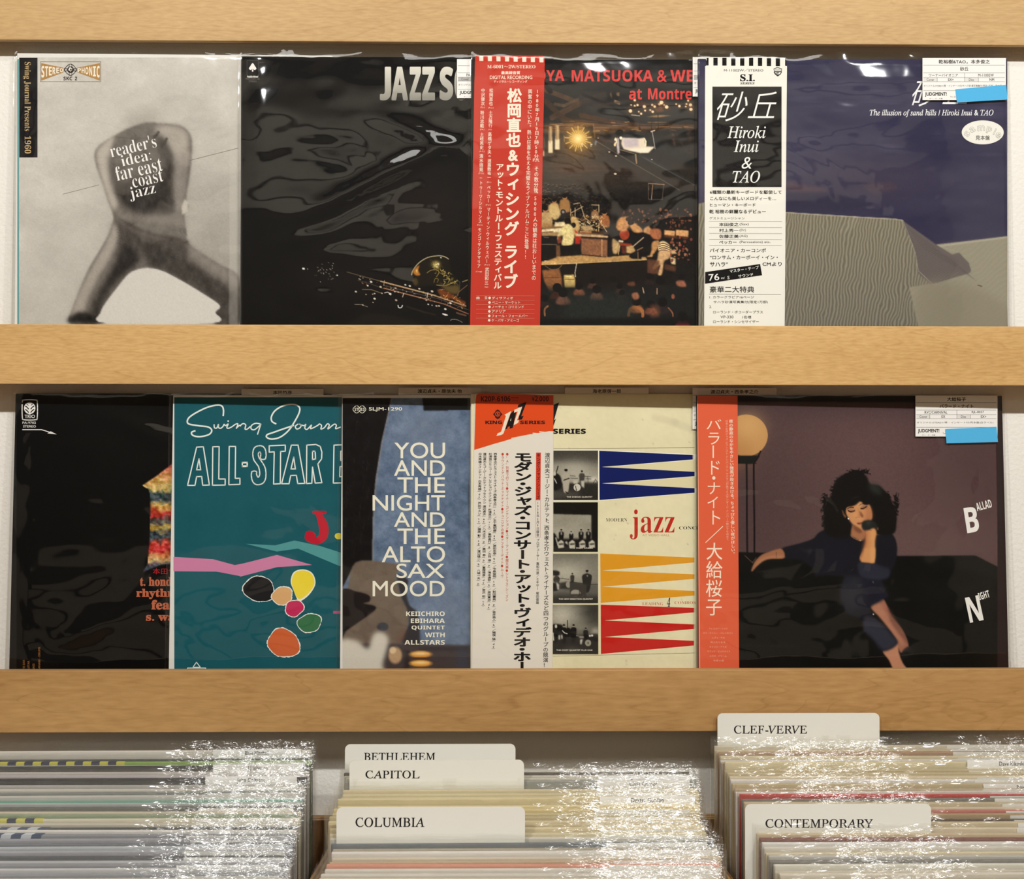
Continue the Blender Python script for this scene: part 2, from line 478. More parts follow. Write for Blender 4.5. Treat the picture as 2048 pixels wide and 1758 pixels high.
class Paint:
    """small raster painter, pixel coordinates of the photo, sRGB 0..255"""
    def __init__(s, x0, y0, x1, y1, st, col):
        s.x0, s.y0, s.st = x0, y0, st
        s.W, s.H = int((x1 - x0) / st) + 1, int((y1 - y0) / st) + 1
        s.a = np.tile(np.asarray(col, float), (s.H, s.W, 1))
        s.X, s.Y = np.meshgrid(x0 + np.arange(s.W) * st, y0 + np.arange(s.H) * st)
        s.tf = (0, 0, 1.0); s.r = np.random.RandomState(5)
    def crop(s, ox, oy, sc): s.tf = (ox, oy, sc); return s
    def T(s, p): p = np.asarray(p, float); return np.stack([s.tf[0] + p[..., 0] / s.tf[2], s.tf[1] + p[..., 1] / s.tf[2]], -1)
    def put(s, m_, col, al=1.0, sl=None):
        sl = sl or (slice(None), slice(None))
        m_ = (np.clip(m_, 0, 1) * al)[..., None]
        col = np.asarray(col, float)
        s.a[sl] = s.a[sl] * (1 - m_) + (col if col.ndim == 1 else col) * m_
    def _sl(s, xa, ya, xb, yb, pad):
        i0 = max(0, int((ya - pad - s.y0) / s.st)); i1 = min(s.H, int((yb + pad - s.y0) / s.st) + 2)
        j0 = max(0, int((xa - pad - s.x0) / s.st)); j1 = min(s.W, int((xb + pad - s.x0) / s.st) + 2)
        return None if i0 >= i1 or j0 >= j1 else (slice(i0, i1), slice(j0, j1))
    def poly(s, pts, col, blur=0.8, al=1.0, smooth=False):
        p = s.T(pts)
        if smooth: p = spl(p)
        sl = s._sl(p[:, 0].min(), p[:, 1].min(), p[:, 0].max(), p[:, 1].max(), blur * 3 + 2)
        if sl is None: return
        X, Y_ = s.X[sl], s.Y[sl]; acc = np.zeros(X.shape)
        offs = (-0.25, 0.25)
        for ox in offs:
            for oy in offs:
                x, y = X + ox * s.st, Y_ + oy * s.st; ins = np.zeros(X.shape, bool)
                for k in range(len(p)):
                    xa, ya = p[k]; xb, yb = p[(k + 1) % len(p)]
                    if ya == yb: continue
                    ins ^= ((ya > y) != (yb > y)) & (x < (xb - xa) * (y - ya) / (yb - ya) + xa)
                acc += ins
        acc /= 4
        if blur > 0.3 * s.st: acc = gauss(acc, blur / s.st)
        s.put(acc, col, al, sl)
    def ell(s, cx, cy, rx, ry, col, soft=1.0, al=1.0, rot=0.0):
        c = s.T((cx, cy)); rx, ry = rx / s.tf[2], ry / s.tf[2]; R_ = max(rx, ry)
        sl = s._sl(c[0] - R_, c[1] - R_, c[0] + R_, c[1] + R_, soft * 2 + 1)
        if sl is None: return
        x, y = s.X[sl] - c[0], s.Y[sl] - c[1]
        if rot: x, y = x * math.cos(rot) + y * math.sin(rot), -x * math.sin(rot) + y * math.cos(rot)
        q = np.sqrt((x / max(rx, .3)) ** 2 + (y / max(ry, .3)) ** 2)
        s.put(0.5 + (1 - q) * min(rx, ry) / max(soft, 0.3 * s.st), col, al, sl)
    def glow(s, cx, cy, r_, col, al=1.0, ry=None):
        c = s.T((cx, cy)); r_ /= s.tf[2]; ry = (ry / s.tf[2]) if ry else r_
        x, y = s.X - c[0], s.Y - c[1]
        s.put(np.exp(-((x / r_) ** 2 + (y / ry) ** 2)), col, al)
    def line(s, pts, w_, col, al=1.0, soft=0.8, w2=None):
        p = s.T(pts); w_ = w_ / s.tf[2]; w2 = w_ if w2 is None else w2 / s.tf[2]
        n = len(p) - 1
        for k in range(n):
            a, b_ = p[k], p[k + 1]; wa = w_ + (w2 - w_) * k / n
            sl = s._sl(min(a[0], b_[0]), min(a[1], b_[1]), max(a[0], b_[0]), max(a[1], b_[1]), wa + soft * 2)
            if sl is None: continue
            dx, dy = b_ - a; L2 = max(dx * dx + dy * dy, 1e-9)
            x, y = s.X[sl] - a[0], s.Y[sl] - a[1]
            t = np.clip((x * dx + y * dy) / L2, 0, 1)
            dd = np.hypot(x - t * dx, y - t * dy)
            s.put(0.5 + (wa / 2 - dd) / max(soft, 0.5 * s.st), col, al, sl)
    def curve(s, pts, w_, col, al=1.0, soft=0.8, w2=None): s.line(spl(pts, False, 5), w_, col, al, soft, w2)
    def noise(s, sx, sy, amp, col=None, m_=None):
        n_ = field(s.r, s.H, s.W, sy / s.st, sx / s.st)
        if m_ is not None: n_ = n_ * m_
        if col is None: s.a += (n_ * amp)[..., None]
        else: s.put(np.clip(n_, 0, 1), col, amp)
    def text(s, t, x0, y0, x1, y1, col): pass

def gauss(a, sg):
    r_ = max(1, int(sg * 2.5 + 0.5)); k = np.exp(-np.arange(-r_, r_ + 1) ** 2 / (2 * max(sg, .3) ** 2)); k /= k.sum()
    p = np.pad(a, r_, mode='edge')
    p = sum(p[i:i + a.shape[0], :] * k[i] for i in range(2 * r_ + 1))
    return sum(p[:, i:i + a.shape[1]] * k[i] for i in range(2 * r_ + 1))

def field(r_, H_, W_, cy, cx, octs=3):
    """smooth random field about -1..1 with feature size cy, cx (lattice units)"""
    out = np.zeros((H_, W_)); amp, tot = 1.0, 0
    for o_ in range(octs):
        gy, gx = int(H_ / max(cy, 1)) + 3, int(W_ / max(cx, 1)) + 3
        g = r_.uniform(-1, 1, (gy, gx))
        yy = np.linspace(0, gy - 2.001, H_) if cy * (gy - 2) > H_ else np.arange(H_) / max(cy, 1)
        xx = np.arange(W_) / max(cx, 1)
        yy = np.clip(np.arange(H_) / max(cy, 1), 0, gy - 1.001); xx = np.clip(xx, 0, gx - 1.001)
        iy, ix = yy.astype(int), xx.astype(int)
        ty, tx = (yy - iy)[:, None], (xx - ix)[None, :]
        ty, tx = ty * ty * (3 - 2 * ty), tx * tx * (3 - 2 * tx)
        iy1, ix1 = np.minimum(iy + 1, gy - 1), np.minimum(ix + 1, gx - 1)
        v = (g[np.ix_(iy, ix)] * (1 - ty) * (1 - tx) + g[np.ix_(iy, ix1)] * (1 - ty) * tx + g[np.ix_(iy1, ix)] * ty * (1 - tx) + g[np.ix_(iy1, ix1)] * ty * tx)
        out += v * amp; tot += amp; amp *= 0.5; cy /= 2; cx /= 2
    return out / tot * 1.6

# ---------------------------------------------------------------- the setting
def struct(o_): o_['kind'] = 'structure'; return o_
FL, CE = -1.25, 2.3
struct(box('wall_front', -2.6, 2.6, 0.0, 0.12, FL, CE, M_WALL))
M_ROOM = flat('painted_plaster', (206, 198, 182), 0.85, 0.1, 0.05, 2.0)
M_DARK = flat('dark_stained_panel', (88, 80, 68), 0.7, 0.2, 0.2, 1.5)
M_CEIL = flat('dark_ceiling_board', (190, 182, 168), 0.85, 0.1, 0.05, 2.0)
struct(box('wall_back', -2.6, 2.6, -4.6, -4.48, FL, CE, M_DARK))
for i_, (tz_, th_, tx0, tx1) in enumerate(((-1.2, 0.42, -2.5, 2.5), (-0.70, 0.26, -2.2, 1.9), (1.10, 0.32, -2.3, -0.2), (1.16, 0.26, 0.4, 2.2), (1.50, 0.5, -2.5, 2.5))):
    struct(box('reflection_band_%d' % (i_ + 1), tx0, tx1, -4.48, -4.40, tz_, tz_ + th_, M_ROOM))  # pale bands added out of view as bright areas for the film to reflect
struct(box('wall_left', -2.72, -2.6, -4.6, 0.12, FL, CE, M_ROOM))
struct(box('wall_right', 2.6, 2.72, -4.6, 0.12, FL, CE, M_ROOM))
struct(box('ceiling', -2.6, 2.6, -4.48, 0.0, CE, CE + 0.1, M_CEIL))
struct(box('floor', -2.6, 2.6, -4.48, 0.0, FL - 0.1, FL, wood_mat('dark_floorboards', (150, 112, 74), (104, 74, 46), 21.0)))

# ---------------------------------------------------------------- display shelves
LF, LB = -0.043, -0.036          # front and back face of the shelf lips
def zat(y, Y=LF): return float(at(1024, y, Y)[2])
def shelf(top_z, bot_z, ledge_z, mat, label, LF=LF):
    LB = LF + 0.007
    r_ = bpy.data.objects.new('display_shelf', None); COL.objects.link(r_)
    r_.location = (0, 0, bot_z)
    tag(r_, label, 'shelf')
    box('front_lip', -0.95, 0.95, LF, LB, 0, top_z - bot_z, mat, r_, 0.0007)
    box('ledge', -0.95, 0.95, LB, -0.0005, ledge_z - 0.008 - bot_z, ledge_z - bot_z, M_PLYF, r_, 0.0)
    return r_

# ---------------------------------------------------------------- displayed records
def film(c, seed, amp=0.0006, top=0.0085, name='plastic_sleeve', mat=None, dep=0.0017, step=0.005, right=0.004, creases=()):
    r_ = np.random.RandomState(seed)
    x = np.arange(-c.W / 2 - 0.0035, c.W / 2 + right + step * 0.5, step)
    z = np.arange(0.004, c.H + top + step * 0.5, step); z[-1] = c.H + top
    X, Z = np.meshgrid(x, z)
    h_, w_ = X.shape
    n = field(r_, h_, w_, 16, 34, 2) * 0.9 + field(r_, h_, w_, 4, 9, 2) * 0.28
    for (cx, cz, ang, ln, hgt) in creases:            # long soft folds of loose film
        ux, uz = math.cos(ang), math.sin(ang)
        a = (X - cx) * ux + (Z - cz) * uz; b_ = -(X - cx) * uz + (Z - cz) * ux
        n += hgt * 0.6 * np.exp(-(b_ / 0.009) ** 2 - (a / ln) ** 2)
    e = np.minimum(np.minimum(X - x[0], x[-1] - X), 0.03) / 0.03
    D = -dep - (n * 0.5 + 0.6) * amp * 2 * np.clip(e * 1.3, 0, 1)
    D = np.minimum(D, -0.0009)
    topk = np.clip((Z - c.H) / top, 0, 1)
    D = D + topk * 0.0012 * (1 + 0.9 * field(r_, h_, w_, 2, 5, 2))
    Z = Z + (Z >= c.H + top - 1e-6) * 0.0006 * field(r_, h_, w_, 3, 6, 2)
    V = np.stack([X, D, Z], -1).reshape(-1, 3)
    idx = np.arange(h_ * w_).reshape(h_, w_)
    Q = np.stack([idx[:-1, :-1], idx[:-1, 1:], idx[1:, 1:], idx[1:, :-1]], -1).reshape(-1, 4)
    # folded side edges and the back layer that stands up above the jacket
    k = len(V)
    add = []; fq = []
    for j in (0, w_ - 1):
        base = k + len(add)
        for i in range(h_): add.append((X[i, j], 0.0048, Z[i, j]))
        for i in range(h_ - 1): fq.append((idx[i, j], base + i, base + i + 1, idx[i + 1, j]))
    base = k + len(add)
    wob = field(r_, 2, w_, 2, 7, 2)
    for zz in (c.H - 0.004, c.H + top + 0.0012):
        for j in range(w_): add.append((x[j], 0.0050 - 0.002 * (zz > c.H), zz + 0.0005 * wob[0, j]))
    for j in range(w_ - 1): fq.append((base + j, base + j + 1, base + w_ + j + 1, base + w_ + j))
    V = np.concatenate([V, np.array(add)]); Q = np.concatenate([Q, np.array(fq)])
    return mkobj(name, V, Q, mat or M_FILM, c.root, smooth=True)

def jacket(c, rgb, th=0.0034):
    mt = flat('jacket_board', rgb, 0.5, 0.25, 0.04, 40)
    return box('jacket', -c.W / 2, c.W / 2, 0.0, th, 0.0, c.H, mt, c.root, 0.0006)

WH = (238, 236, 230)
K0 = (14, 12, 12)
def price_label(c, x0, y0, x1, y1, r1, r2, r3a, r3b, g1, g2, tape=None, dep=0.0031, note='オリジナル/STEREO/帯・インサート付/見本盤', shade=(222, 220, 214)):
    """store label stuck on the sleeve; optional blue paper tape on its lower right"""
    I = Ink(c, dep); W_, H_ = x1 - x0, y1 - y0
    def Y(f): return y0 + f * H_
    def X(f): return x0 + f * W_
    I.rect(x0, y0, x1, y1, WH)
    g = (96, 96, 92)
    for f in (0.175, 0.355, 0.465, 0.565, 0.775): I.line([(X(.01), Y(f)), (X(.985), Y(f))], 0.7, g)
    I.rect(X(.012), Y(.473), X(.175), Y(.56), shade); I.rect(X(.505), Y(.473), X(.67), Y(.56), shade)
    for fx, a, b_ in ((.505, .355, .565), (.175, .465, .565), (.67, .465, .565)): I.line([(X(fx), Y(a)), (X(fx), Y(b_))], 0.7, g)
    def tx(t, cx, cy, h_, wch, off=0.012, col=(30, 28, 28)):
        v, f = glyph(t, off, 2); b0, b1 = v.min(0), v.max(0); w_ = (b1[0] - b0[0]) * wch
        I.text(t, X(cx) - w_ / 2, Y(cy) - h_ / 2, X(cx) + w_ / 2, Y(cy) + h_ / 2, col, off, res=2)
    tx(r1, .5, .09, H_ * .10, 9.6, 0.02); tx(r2, .5, .26, H_ * .095, 8.6, 0.02)
    tx(r3a, .25, .41, H_ * .07, 6.6); tx(r3b, .76, .41, H_ * .07, 6.8)
    tx('Cover', .095, .515, H_ * .062, 6.0, 0.0); tx('Disc', .585, .515, H_ * .062, 6.0, 0.0)
    tx(g1, .34, .515, H_ * .062, 6.6); tx(g2, .83, .515, H_ * .062, 6.6)
    v, f = glyph(note, 0.0, 1)
    I.text(note, X(.015), Y(.635), X(.62 if len(note) < 26 else .95), Y(.69), (60, 58, 58), 0.0, res=1)
    I.text('JUDGMENT!', X(.03), Y(.815), X(.29), Y(.925), K0, 0.03)
    I.text('オー・ゼ・キ盤', X(.08), Y(.95), X(.24), Y(.98), (90, 88, 88), 0.0, res=1)
    I.text('Tax 込', X(.33), Y(.9), X(.40), Y(.94), (80, 78, 78), 0.0, res=1)
    lab = sheet(c, [(x0, y0), (x1, y0), (x1, y1), (x0, y1)], dep, 0.00015, 'price_label', (236, 234, 228))
    lab['label'] = 'white store label with black print'
    I.build('lettering', lab)
    if tape:
        T_ = Ink(c, dep + 0.0006)
        T_.poly(tape, (84, 178, 226))
        tp = T_.build('blue_tape', lab, label='strip of light blue paper tape over the price')
        cx = sum(p[0] for p in tape) / 4; cy = sum(p[1] for p in tape) / 4
    return lab

def sheet(c, pts, depth, th, name, col, parent=None):
    """thin paper strip with real thickness whose outline is given in pixels"""
    p = np.asarray(pts, float)
    f_ = c.loc(p[:, 0], p[:, 1], depth); b_ = f_.copy(); f_[:, 1] = -depth; b_[:, 1] = -depth + th
    n = len(p)
    fc = [tuple(range(n)), tuple(range(2 * n - 1, n - 1, -1))] + [(i, i + n, (i + 1) % n + n, (i + 1) % n) for i in range(n)]
    return mkobj(name, np.concatenate([f_, b_]), fc, M_PRINT, parent or c.root, lin(np.tile(np.asarray(col, float), (2 * n, 1))) * INK)

TOP_Y, LOW_Y = -0.0125, -0.0130
ledges = {}

# --- 1: cream cover with the grey figure -----------------------------------------------------------
def rec_reader():
    c = Cov('record_sleeve', 34, 106, 1.6, 1.25, TOP_Y, 0.2, 'record with a cream cover showing a grey bent figure, leftmost on the upper shelf', group=G1)
    jacket(c, (226, 224, 216))
    P = Paint(38, 115, 480, 670, 2.0, (206, 202, 192))
    P.noise(60, 45, 9); P.noise(9, 8, 4)
    P.glow(300, 400, 190, (168, 163, 154), 0.55, 230); P.glow(440, 520, 110, (140, 135, 126), 0.55, 190)
    P.glow(60, 620, 140, (176, 172, 163), 0.5, 120)
    P.crop(0, 80, 3.032)
    body = [(880, 502), (760, 545), (640, 612), (585, 660), (574, 710), (592, 790), (625, 880), (655, 975), (688, 1075), (662, 1170), (605, 1275), (540, 1385), (480, 1520), (435, 1640), (416, 1710), (500, 1725), (598, 1710), (610, 1650), (655, 1575), (705, 1510), (775, 1425), (830, 1392), (900, 1380), (980, 1395), (1080, 1445), (1200, 1515), (1335, 1605), (1310, 1650), (1296, 1715), (1450, 1725), (1450, 1445), (1330, 1360), (1220, 1290), (1142, 1228), (1128, 1140), (1118, 1062), (1142, 1010), (1128, 965), (1150, 820), (1165, 650), (1152, 570), (1095, 520), (990, 506)]
    P.ell(870, 520, 90, 80, (150, 144, 135), 40, .5)
    P.poly([(x + 8, y + 5) for x, y in body], (150, 145, 136), 6, .35, True)
    P.poly(body, (112, 106, 99), 1.6, 1.0, True)
    in_ = spl(P.T(body))
    def sh(pts, col, bl=5, al=0.8): P.poly(pts, col, bl, al, True)
    sh([(700, 580), (600, 650), (585, 720), (620, 860), (680, 1030), (715, 1000), (690, 880), (665, 720)], (188, 180, 168), 4, .9)
    sh([(960, 515), (1090, 530), (1145, 600), (1130, 760), (1075, 740), (1010, 640), (950, 570)], (178, 170, 158), 5, .85)
    sh([(1060, 700), (1140, 700), (1130, 860), (1105, 1010), (1060, 1040), (1050, 880)], (150, 143, 134), 4, .8)
    sh([(850, 530), (950, 580), (975, 700), (950, 850), (850, 900), (760, 860), (700, 760), (690, 640), (760, 560)], (108, 102, 95), 5, .8)
    sh([(950, 580), (1010, 620), (1050, 740), (1040, 900), (1060, 1040), (960, 1040), (940, 900), (985, 760)], (62, 58, 54), 5, .85)
    sh([(660, 700), (700, 800), (760, 900), (790, 960), (850, 1000), (800, 1020), (720, 960), (670, 850)], (70, 65, 60), 5, .8)
    sh([(740, 880), (980, 880), (1000, 1020), (900, 1050), (780, 1010)], (52, 48, 45), 7, .85)
    sh([(700, 1010), (800, 1060), (1000, 1060), (1110, 1070), (1120, 1130), (960, 1110), (820, 1100), (720, 1080)], (140, 132, 122), 4, .6)
    sh([(720, 1080), (900, 1160), (1120, 1210), (1130, 1230), (980, 1200), (820, 1150)], (72, 66, 61), 2.5, .8)
    sh([(700, 1110), (900, 1190), (1120, 1240), (1150, 1300), (1000, 1330), (850, 1300), (720, 1220)], (74, 69, 64), 7, .8)
    sh([(690, 1110), (720, 1190), (660, 1330), (590, 1450), (530, 1580), (500, 1690), (430, 1690), (470, 1540), (560, 1370), (650, 1210)], (176, 168, 157), 4, .85)
    sh([(760, 1230), (850, 1330), (720, 1440), (640, 1560), (600, 1650), (600, 1710), (540, 1710), (600, 1540), (690, 1380)], (36, 33, 31), 6, .9)
    sh([(880, 1240), (1060, 1290), (1200, 1380), (1380, 1500), (1440, 1560), (1340, 1600), (1180, 1500), (1020, 1410), (900, 1370)], (64, 60, 56), 6, .85)
    sh([(1150, 1240), (1300, 1340), (1440, 1440), (1440, 1490), (1280, 1410), (1160, 1320)], (150, 143, 134), 5, .6)
    sh([(1340, 1600), (1450, 1560), (1450, 1715), (1296, 1715)], (74, 70, 66), 3, .85)
    sh([(416, 1712), (600, 1712), (590, 1690), (500, 1650), (440, 1670)], (22, 20, 18), 4, .9)
    sh([(600, 1712), (605, 1665), (620, 1690), (640, 1712)], (30, 28, 26), 2, .9)
    P.poly([(612, 1650), (655, 1575), (705, 1510), (775, 1425), (830, 1394), (900, 1384), (980, 1399), (1080, 1449), (1200, 1519), (1330, 1608), (1306, 1650), (1292, 1716), (640, 1716)], (212, 208, 199), 0.8, 1, True)
    P.poly([(1120, 965), (1142, 985), (1138, 1040), (1105, 1060), (1100, 1010)], (190, 184, 172), 1.2)
    for a, b_ in (((960, 560), (930, 600)), ((1010, 600), (985, 650))): P.line([a, b_], 16, (58, 54, 50), .7, 3)
    for k in range(9):
        P.line([(1040 + k * 12, 1150 + k * 5), (1130, 1190 + k * 4 - 50)], 2, (80, 75, 70), .5)
        P.line([(705, 1100 + k * 16), (740 + k * 6, 1112 + k * 18)], 2, (84, 78, 72), .45)
    nb = field(P.r, P.H, P.W, 7, 5, 3); dk_ = np.clip((185 - P.a[..., 0]) / 90, 0, 1); P.a += (nb * 11 * dk_)[..., None]
    P.a -= (dk_ * 6)[..., None]
    P.a += P.r.normal(0, 2.6, P.a.shape[:2])[..., None]
    P.tf = (0, 0, 1)
    P.poly([(460, 115), (476, 115), (476, 670), (458, 670)], (196, 192, 182), .5, .35)
    I = Ink(c, 0.0002)
    I.grid(P)
    I.rect(34.6, 118, 37.8, 725, (92, 158, 160))
    I.rect(38.5, 115.5, 75, 315, (24, 22, 24))
    # gold lettering running down the black strip
    sub = Ink(c, 0.0004)
    def down(t, x, y0, y1, sz, col):
        v, f = glyph(t, -0.006, 3); a, b_ = v.min(0), v.max(0)
        q = np.stack([x + v[:, 1] * sz, y0 + (v[:, 0] - a[0]) / (b_[0] - a[0]) * (y1 - y0)], -1)
        sub.add(q, f, col)
    down(SB('Swing Journal Presents'), 49.5, 124, 262, 17.5, (206, 178, 128)); down(SB('1960'), 49.5, 272, 307, 17.5, (206, 178, 128))
    sub.crop(0, 80, 3.032)
    sub.line([(380, 935), (600, 878)], 2.4, (140, 135, 125)); sub.line([(1150, 730), (1445, 655)], 2.4, (120, 116, 108))
    sub.frame(245, 132, 611, 252, 2.2, (120, 104, 84))
    gold = (176, 134, 76)
    def trap(word, xa, ya0, ya1, xb, yb0, yb1, rev):
        sub.poly([(xa, ya0), (xb, yb0), (xb, yb1), (xa, ya1)], gold)
        n = len(word); 
        for i, ch in enumerate(word):
            f0, f1 = (i + .1) / n, (i + .9) / n
            x0_, x1_ = xa + (xb - xa) * f0, xa + (xb - xa) * f1
            t0 = ya0 + (yb0 - ya0) * (f0 + f1) / 2; t1 = ya1 + (yb1 - ya1) * (f0 + f1) / 2
            sub.text(NB(ch), x0_, t0 + (t1 - t0) * .14, x1_, t1 - (t1 - t0) * .14, (240, 232, 212), .012)
    trap('STEREO', 249, 140, 246, 384, 168, 196, 0); trap('PHONIC', 470, 168, 196, 607, 140, 246, 1)
    ek = (52, 46, 42)
    sub.line(spl([(428, 145), (462, 180), (428, 215), (392, 180)], True, 4), 3.5, ek)
    for a in (0, 1, 2, 3):
        dx, dy = ((0, -26), (30, 0), (0, 26), (-30, 0))[a]
        sub.frame(428 + dx - 8, 180 + dy - 8, 428 + dx + 8, 180 + dy + 8, 2.5, ek)
    sub.ell(428, 180, 20, 20, ek); sub.blob(428, 178, 11, 12, (226, 220, 206), 3, .3, 12); sub.ell(430, 180, 5, 6, ek)
    sub.text(NB('SKC'), 385, 222, 438, 244, (60, 52, 44), .004); sub.text(NB('2'), 454, 222, 468, 244, (60, 52, 44), .004)
    wt = (244, 242, 236)
    for t, x0, y0, x1, y1 in (("reader's", 664, 602, 948, 682), ('idea:', 733, 680, 915, 748), ('far east', 698, 738, 984, 825), ('.coast', 782, 806, 988, 880), ('jazz', 782, 880, 944, 965)):
        sub.text(SB(t), x0, y0 + (0 if t != 'jazz' else -2), x1, y1, wt, -0.012, rot=-13)
    I.build('cover_art', c.root); sub.build('lettering', c.root, label='white and gold printed lettering')
    film(c, 12, 0.0005, creases=((-0.08, 0.2, -0.9, 0.05, 1.6), (-0.04, 0.22, 0.6, 0.03, 1.4), (-0.1, 0.24, 0.3, 0.03, 1.3)))
    return c

# --- 2: black cover with the saxophone -------------------------------------------------------------
def rec_sax():
    c = Cov('record_sleeve', 482, 112, 1.6, 1.25, TOP_Y, 0.25, 'black record cover with a gold saxophone and large silver title on the upper shelf', group=G1)
    jacket(c, (20, 19, 18))
    P = Paint(484, 114, 945, 670, 1.6, (9, 8, 7))
    P.glow(850, 420, 90, (26, 18, 15), .8, 70); P.glow(700, 560, 90, (20, 14, 12), .8, 60); P.glow(560, 250, 80, (20, 18, 15), .7, 60)
    base = P
    P = Paint(676, 492, 940, 664, 0.9, (9, 8, 7))
    P.glow(850, 420, 90, (26, 18, 15), .8, 70); P.glow(700, 560, 90, (20, 14, 12), .8, 60)
    P.crop(680, 490, 7.877)
    P.poly([(1150, 1190), (600, 1080), (350, 1100), (150, 1290), (1200, 1290)], (30, 24, 17), 3, .7, True)
    P.poly([(1130, 470), (1160, 380), (1240, 280), (1380, 195), (1550, 168), (1680, 190), (1720, 260), (1760, 420), (1870, 600), (1860, 760), (1700, 740), (1500, 640), (1330, 650), (1180, 640), (1130, 560)], (22, 18, 8), 1.2, 1, True)
    P.curve([(1128, 470), (1150, 400), (1240, 285), (1380, 198), (1540, 170), (1640, 182), (1710, 220)], 14, (178, 166, 128), .95)
    P.poly([(1150, 430), (1180, 370), (1250, 320), (1235, 400), (1265, 470), (1200, 480)], (196, 124, 48), 1, .9, True)
    P.poly([(1190, 400), (1220, 380), (1215, 450)], (244, 208, 120), .8, .9)
    P.poly([(1140, 560), (1200, 520), (1230, 600), (1180, 640)], (82, 66, 34), 1.4, .8, True)
    P.glow(1510, 300, 60, (236, 214, 120), .95, 45); P.glow(1520, 330, 30, (255, 246, 190), .9, 34)
    rr = random.Random(4)
    for k in range(46):
        t = k / 46; cx = 1470 + 330 * t + rr.uniform(-60, 60); cy = 300 + 330 * t + rr.uniform(-80, 60)
        a = rr.uniform(0, 6.3); ln = rr.uniform(20, 70)
        P.curve([(cx, cy), (cx + ln * .5 * math.cos(a), cy + ln * .5 * math.sin(a)), (cx + ln * math.cos(a + .9), cy + ln * math.sin(a + .9))], rr.uniform(4, 9), rr.choice([(150, 126, 56), (206, 180, 96), (104, 82, 34), (80, 70, 36)]), .85)
    P.curve([(1370, 440), (1430, 400), (1520, 390), (1560, 430), (1520, 500)], 8, (170, 146, 76), .9)
    P.curve([(1480, 590), (1500, 530), (1550, 540), (1530, 590)], 7, (150, 128, 66), .9)
    P.curve([(1520, 630), (1650, 640), (1760, 600), (1850, 560)], 9, (196, 170, 92), .9)
    P.poly([(1560, 600), (1700, 640), (1870, 640), (1850, 770), (1700, 740)], (110, 90, 46), 2, .75, True)
    P.poly([(1530, 700), (1700, 740), (1900, 860), (1980, 900), (1940, 990), (1800, 880), (1640, 860)], (130, 66, 26), 1.5, .85, True)
    for q in range(30):
        x = 1560 + rr.uniform(0, 420); y = 720 + (x - 1560) * .42 + rr.uniform(-40, 60)
        P.line([(x, y), (x + rr.uniform(-40, 40), y + rr.uniform(-20, 40))], rr.uniform(4, 9), rr.choice([(214, 120, 52), (166, 78, 30), (240, 188, 110), (60, 28, 12)]), .85)
    P.poly([(1670, 850), (1760, 845), (1900, 940), (1740, 900)], (14, 8, 6), 1, .95)
    P.line([(110, 425), (340, 490), (640, 570)], 10, (108, 96, 74), .9, .8, 14)
    P.line([(640, 572), (1000, 668), (1500, 800), (1980, 960)], 20, (176, 140, 98), .95)
    P.line([(640, 566), (1000, 660), (1500, 790)], 6, (226, 196, 150), .9)
    P.line([(700, 640), (1100, 740), (1560, 850), (2020, 1020)], 8, (104, 92, 92), .9)
    P.line([(690, 680), (1000, 764), (1400, 866), (1640, 930), (2020, 1085)], 16, (150, 98, 70), .95)
    P.line([(690, 676), (1000, 758), (1400, 860)], 5, (214, 170, 130), .9)
    P.line([(280, 555), (480, 610), (690, 690)], 7, (96, 88, 70), .9)
    P.line([(350, 700), (500, 705), (670, 765)], 9, (146, 124, 90), .9)
    for x, y, r_ in ((490, 580, 20), (435, 640, 16), (318, 543, 12), (545, 765, 14), (515, 775, 12), (545, 845, 20), (875, 680, 18), (1030, 628, 16), (1100, 645, 18), (1250, 690, 18), (410, 780, 12), (1590, 200, 12), (1550, 300, 14), (250, 735, 18), (790, 770, 22), (885, 870, 20), (660, 760, 14), (520, 905, 10), (640, 660, 20), (1450, 730, 22), (1360, 870, 16), (1520, 960, 18), (1560, 960, 16), (1660, 1010, 20), (1740, 915, 20), (1660, 1100, 22), (360, 945, 14), (1390, 935, 14), (1450, 950, 12)):
        P.ell(x, y, r_, r_ * .7, rr.choice([(240, 232, 216), (214, 196, 170), (190, 168, 150)]), .8, .95, .3)
    for k in range(90):
        t = rr.random(); x = 300 + 1700 * t; y = 520 + 330 * t * 1.25 + rr.uniform(-30, 90)
        P.ell(x, y, rr.uniform(4, 11), rr.uniform(3, 8), rr.choice([(220, 190, 150), (150, 104, 70), (110, 70, 46), (236, 224, 206), (60, 40, 30)]), .7, .9)
    P.line([(985, 820), (1005, 760)], 9, (230, 214, 190)); P.line([(1370, 830), (1385, 750)], 9, (230, 214, 190)); P.line([(690, 640), (700, 560)], 8, (190, 160, 130))
    P.curve([(915, 950), (925, 985), (965, 985), (985, 950)], 11, (236, 230, 222)); P.curve([(700, 755), (760, 745), (800, 790)], 9, (220, 214, 204))
    P.line([(230, 935), (340, 940), (435, 975)], 7, (170, 160, 140), .9); P.line([(1620, 1085), (1690, 1105)], 18, (236, 232, 224))
    P.curve([(1740, 1190), (1770, 1170), (1850, 1180), (1930, 1220)], 5, (200, 190, 170), .9)
    P.line([(1830, 830), (1870, 740), (2010, 630)], 10, (140, 96, 66), .9); P.line([(1860, 800), (1890, 590), (1840, 540)], 7, (96, 84, 66), .9)
    P.line([(1050, 970), (1300, 1050), (1500, 1100)], 22, (48, 38, 26), .8, 3); P.line([(1930, 580), (2010, 550)], 12, (170, 150, 110), .9)
    P.line([(1840, 1070), (1980, 1110)], 26, (120, 84, 62), .8)
    Ip = Ink(c, 0.0003); Ip.grid(P)
    P = base
    P.crop(470, 80, 3.0306)
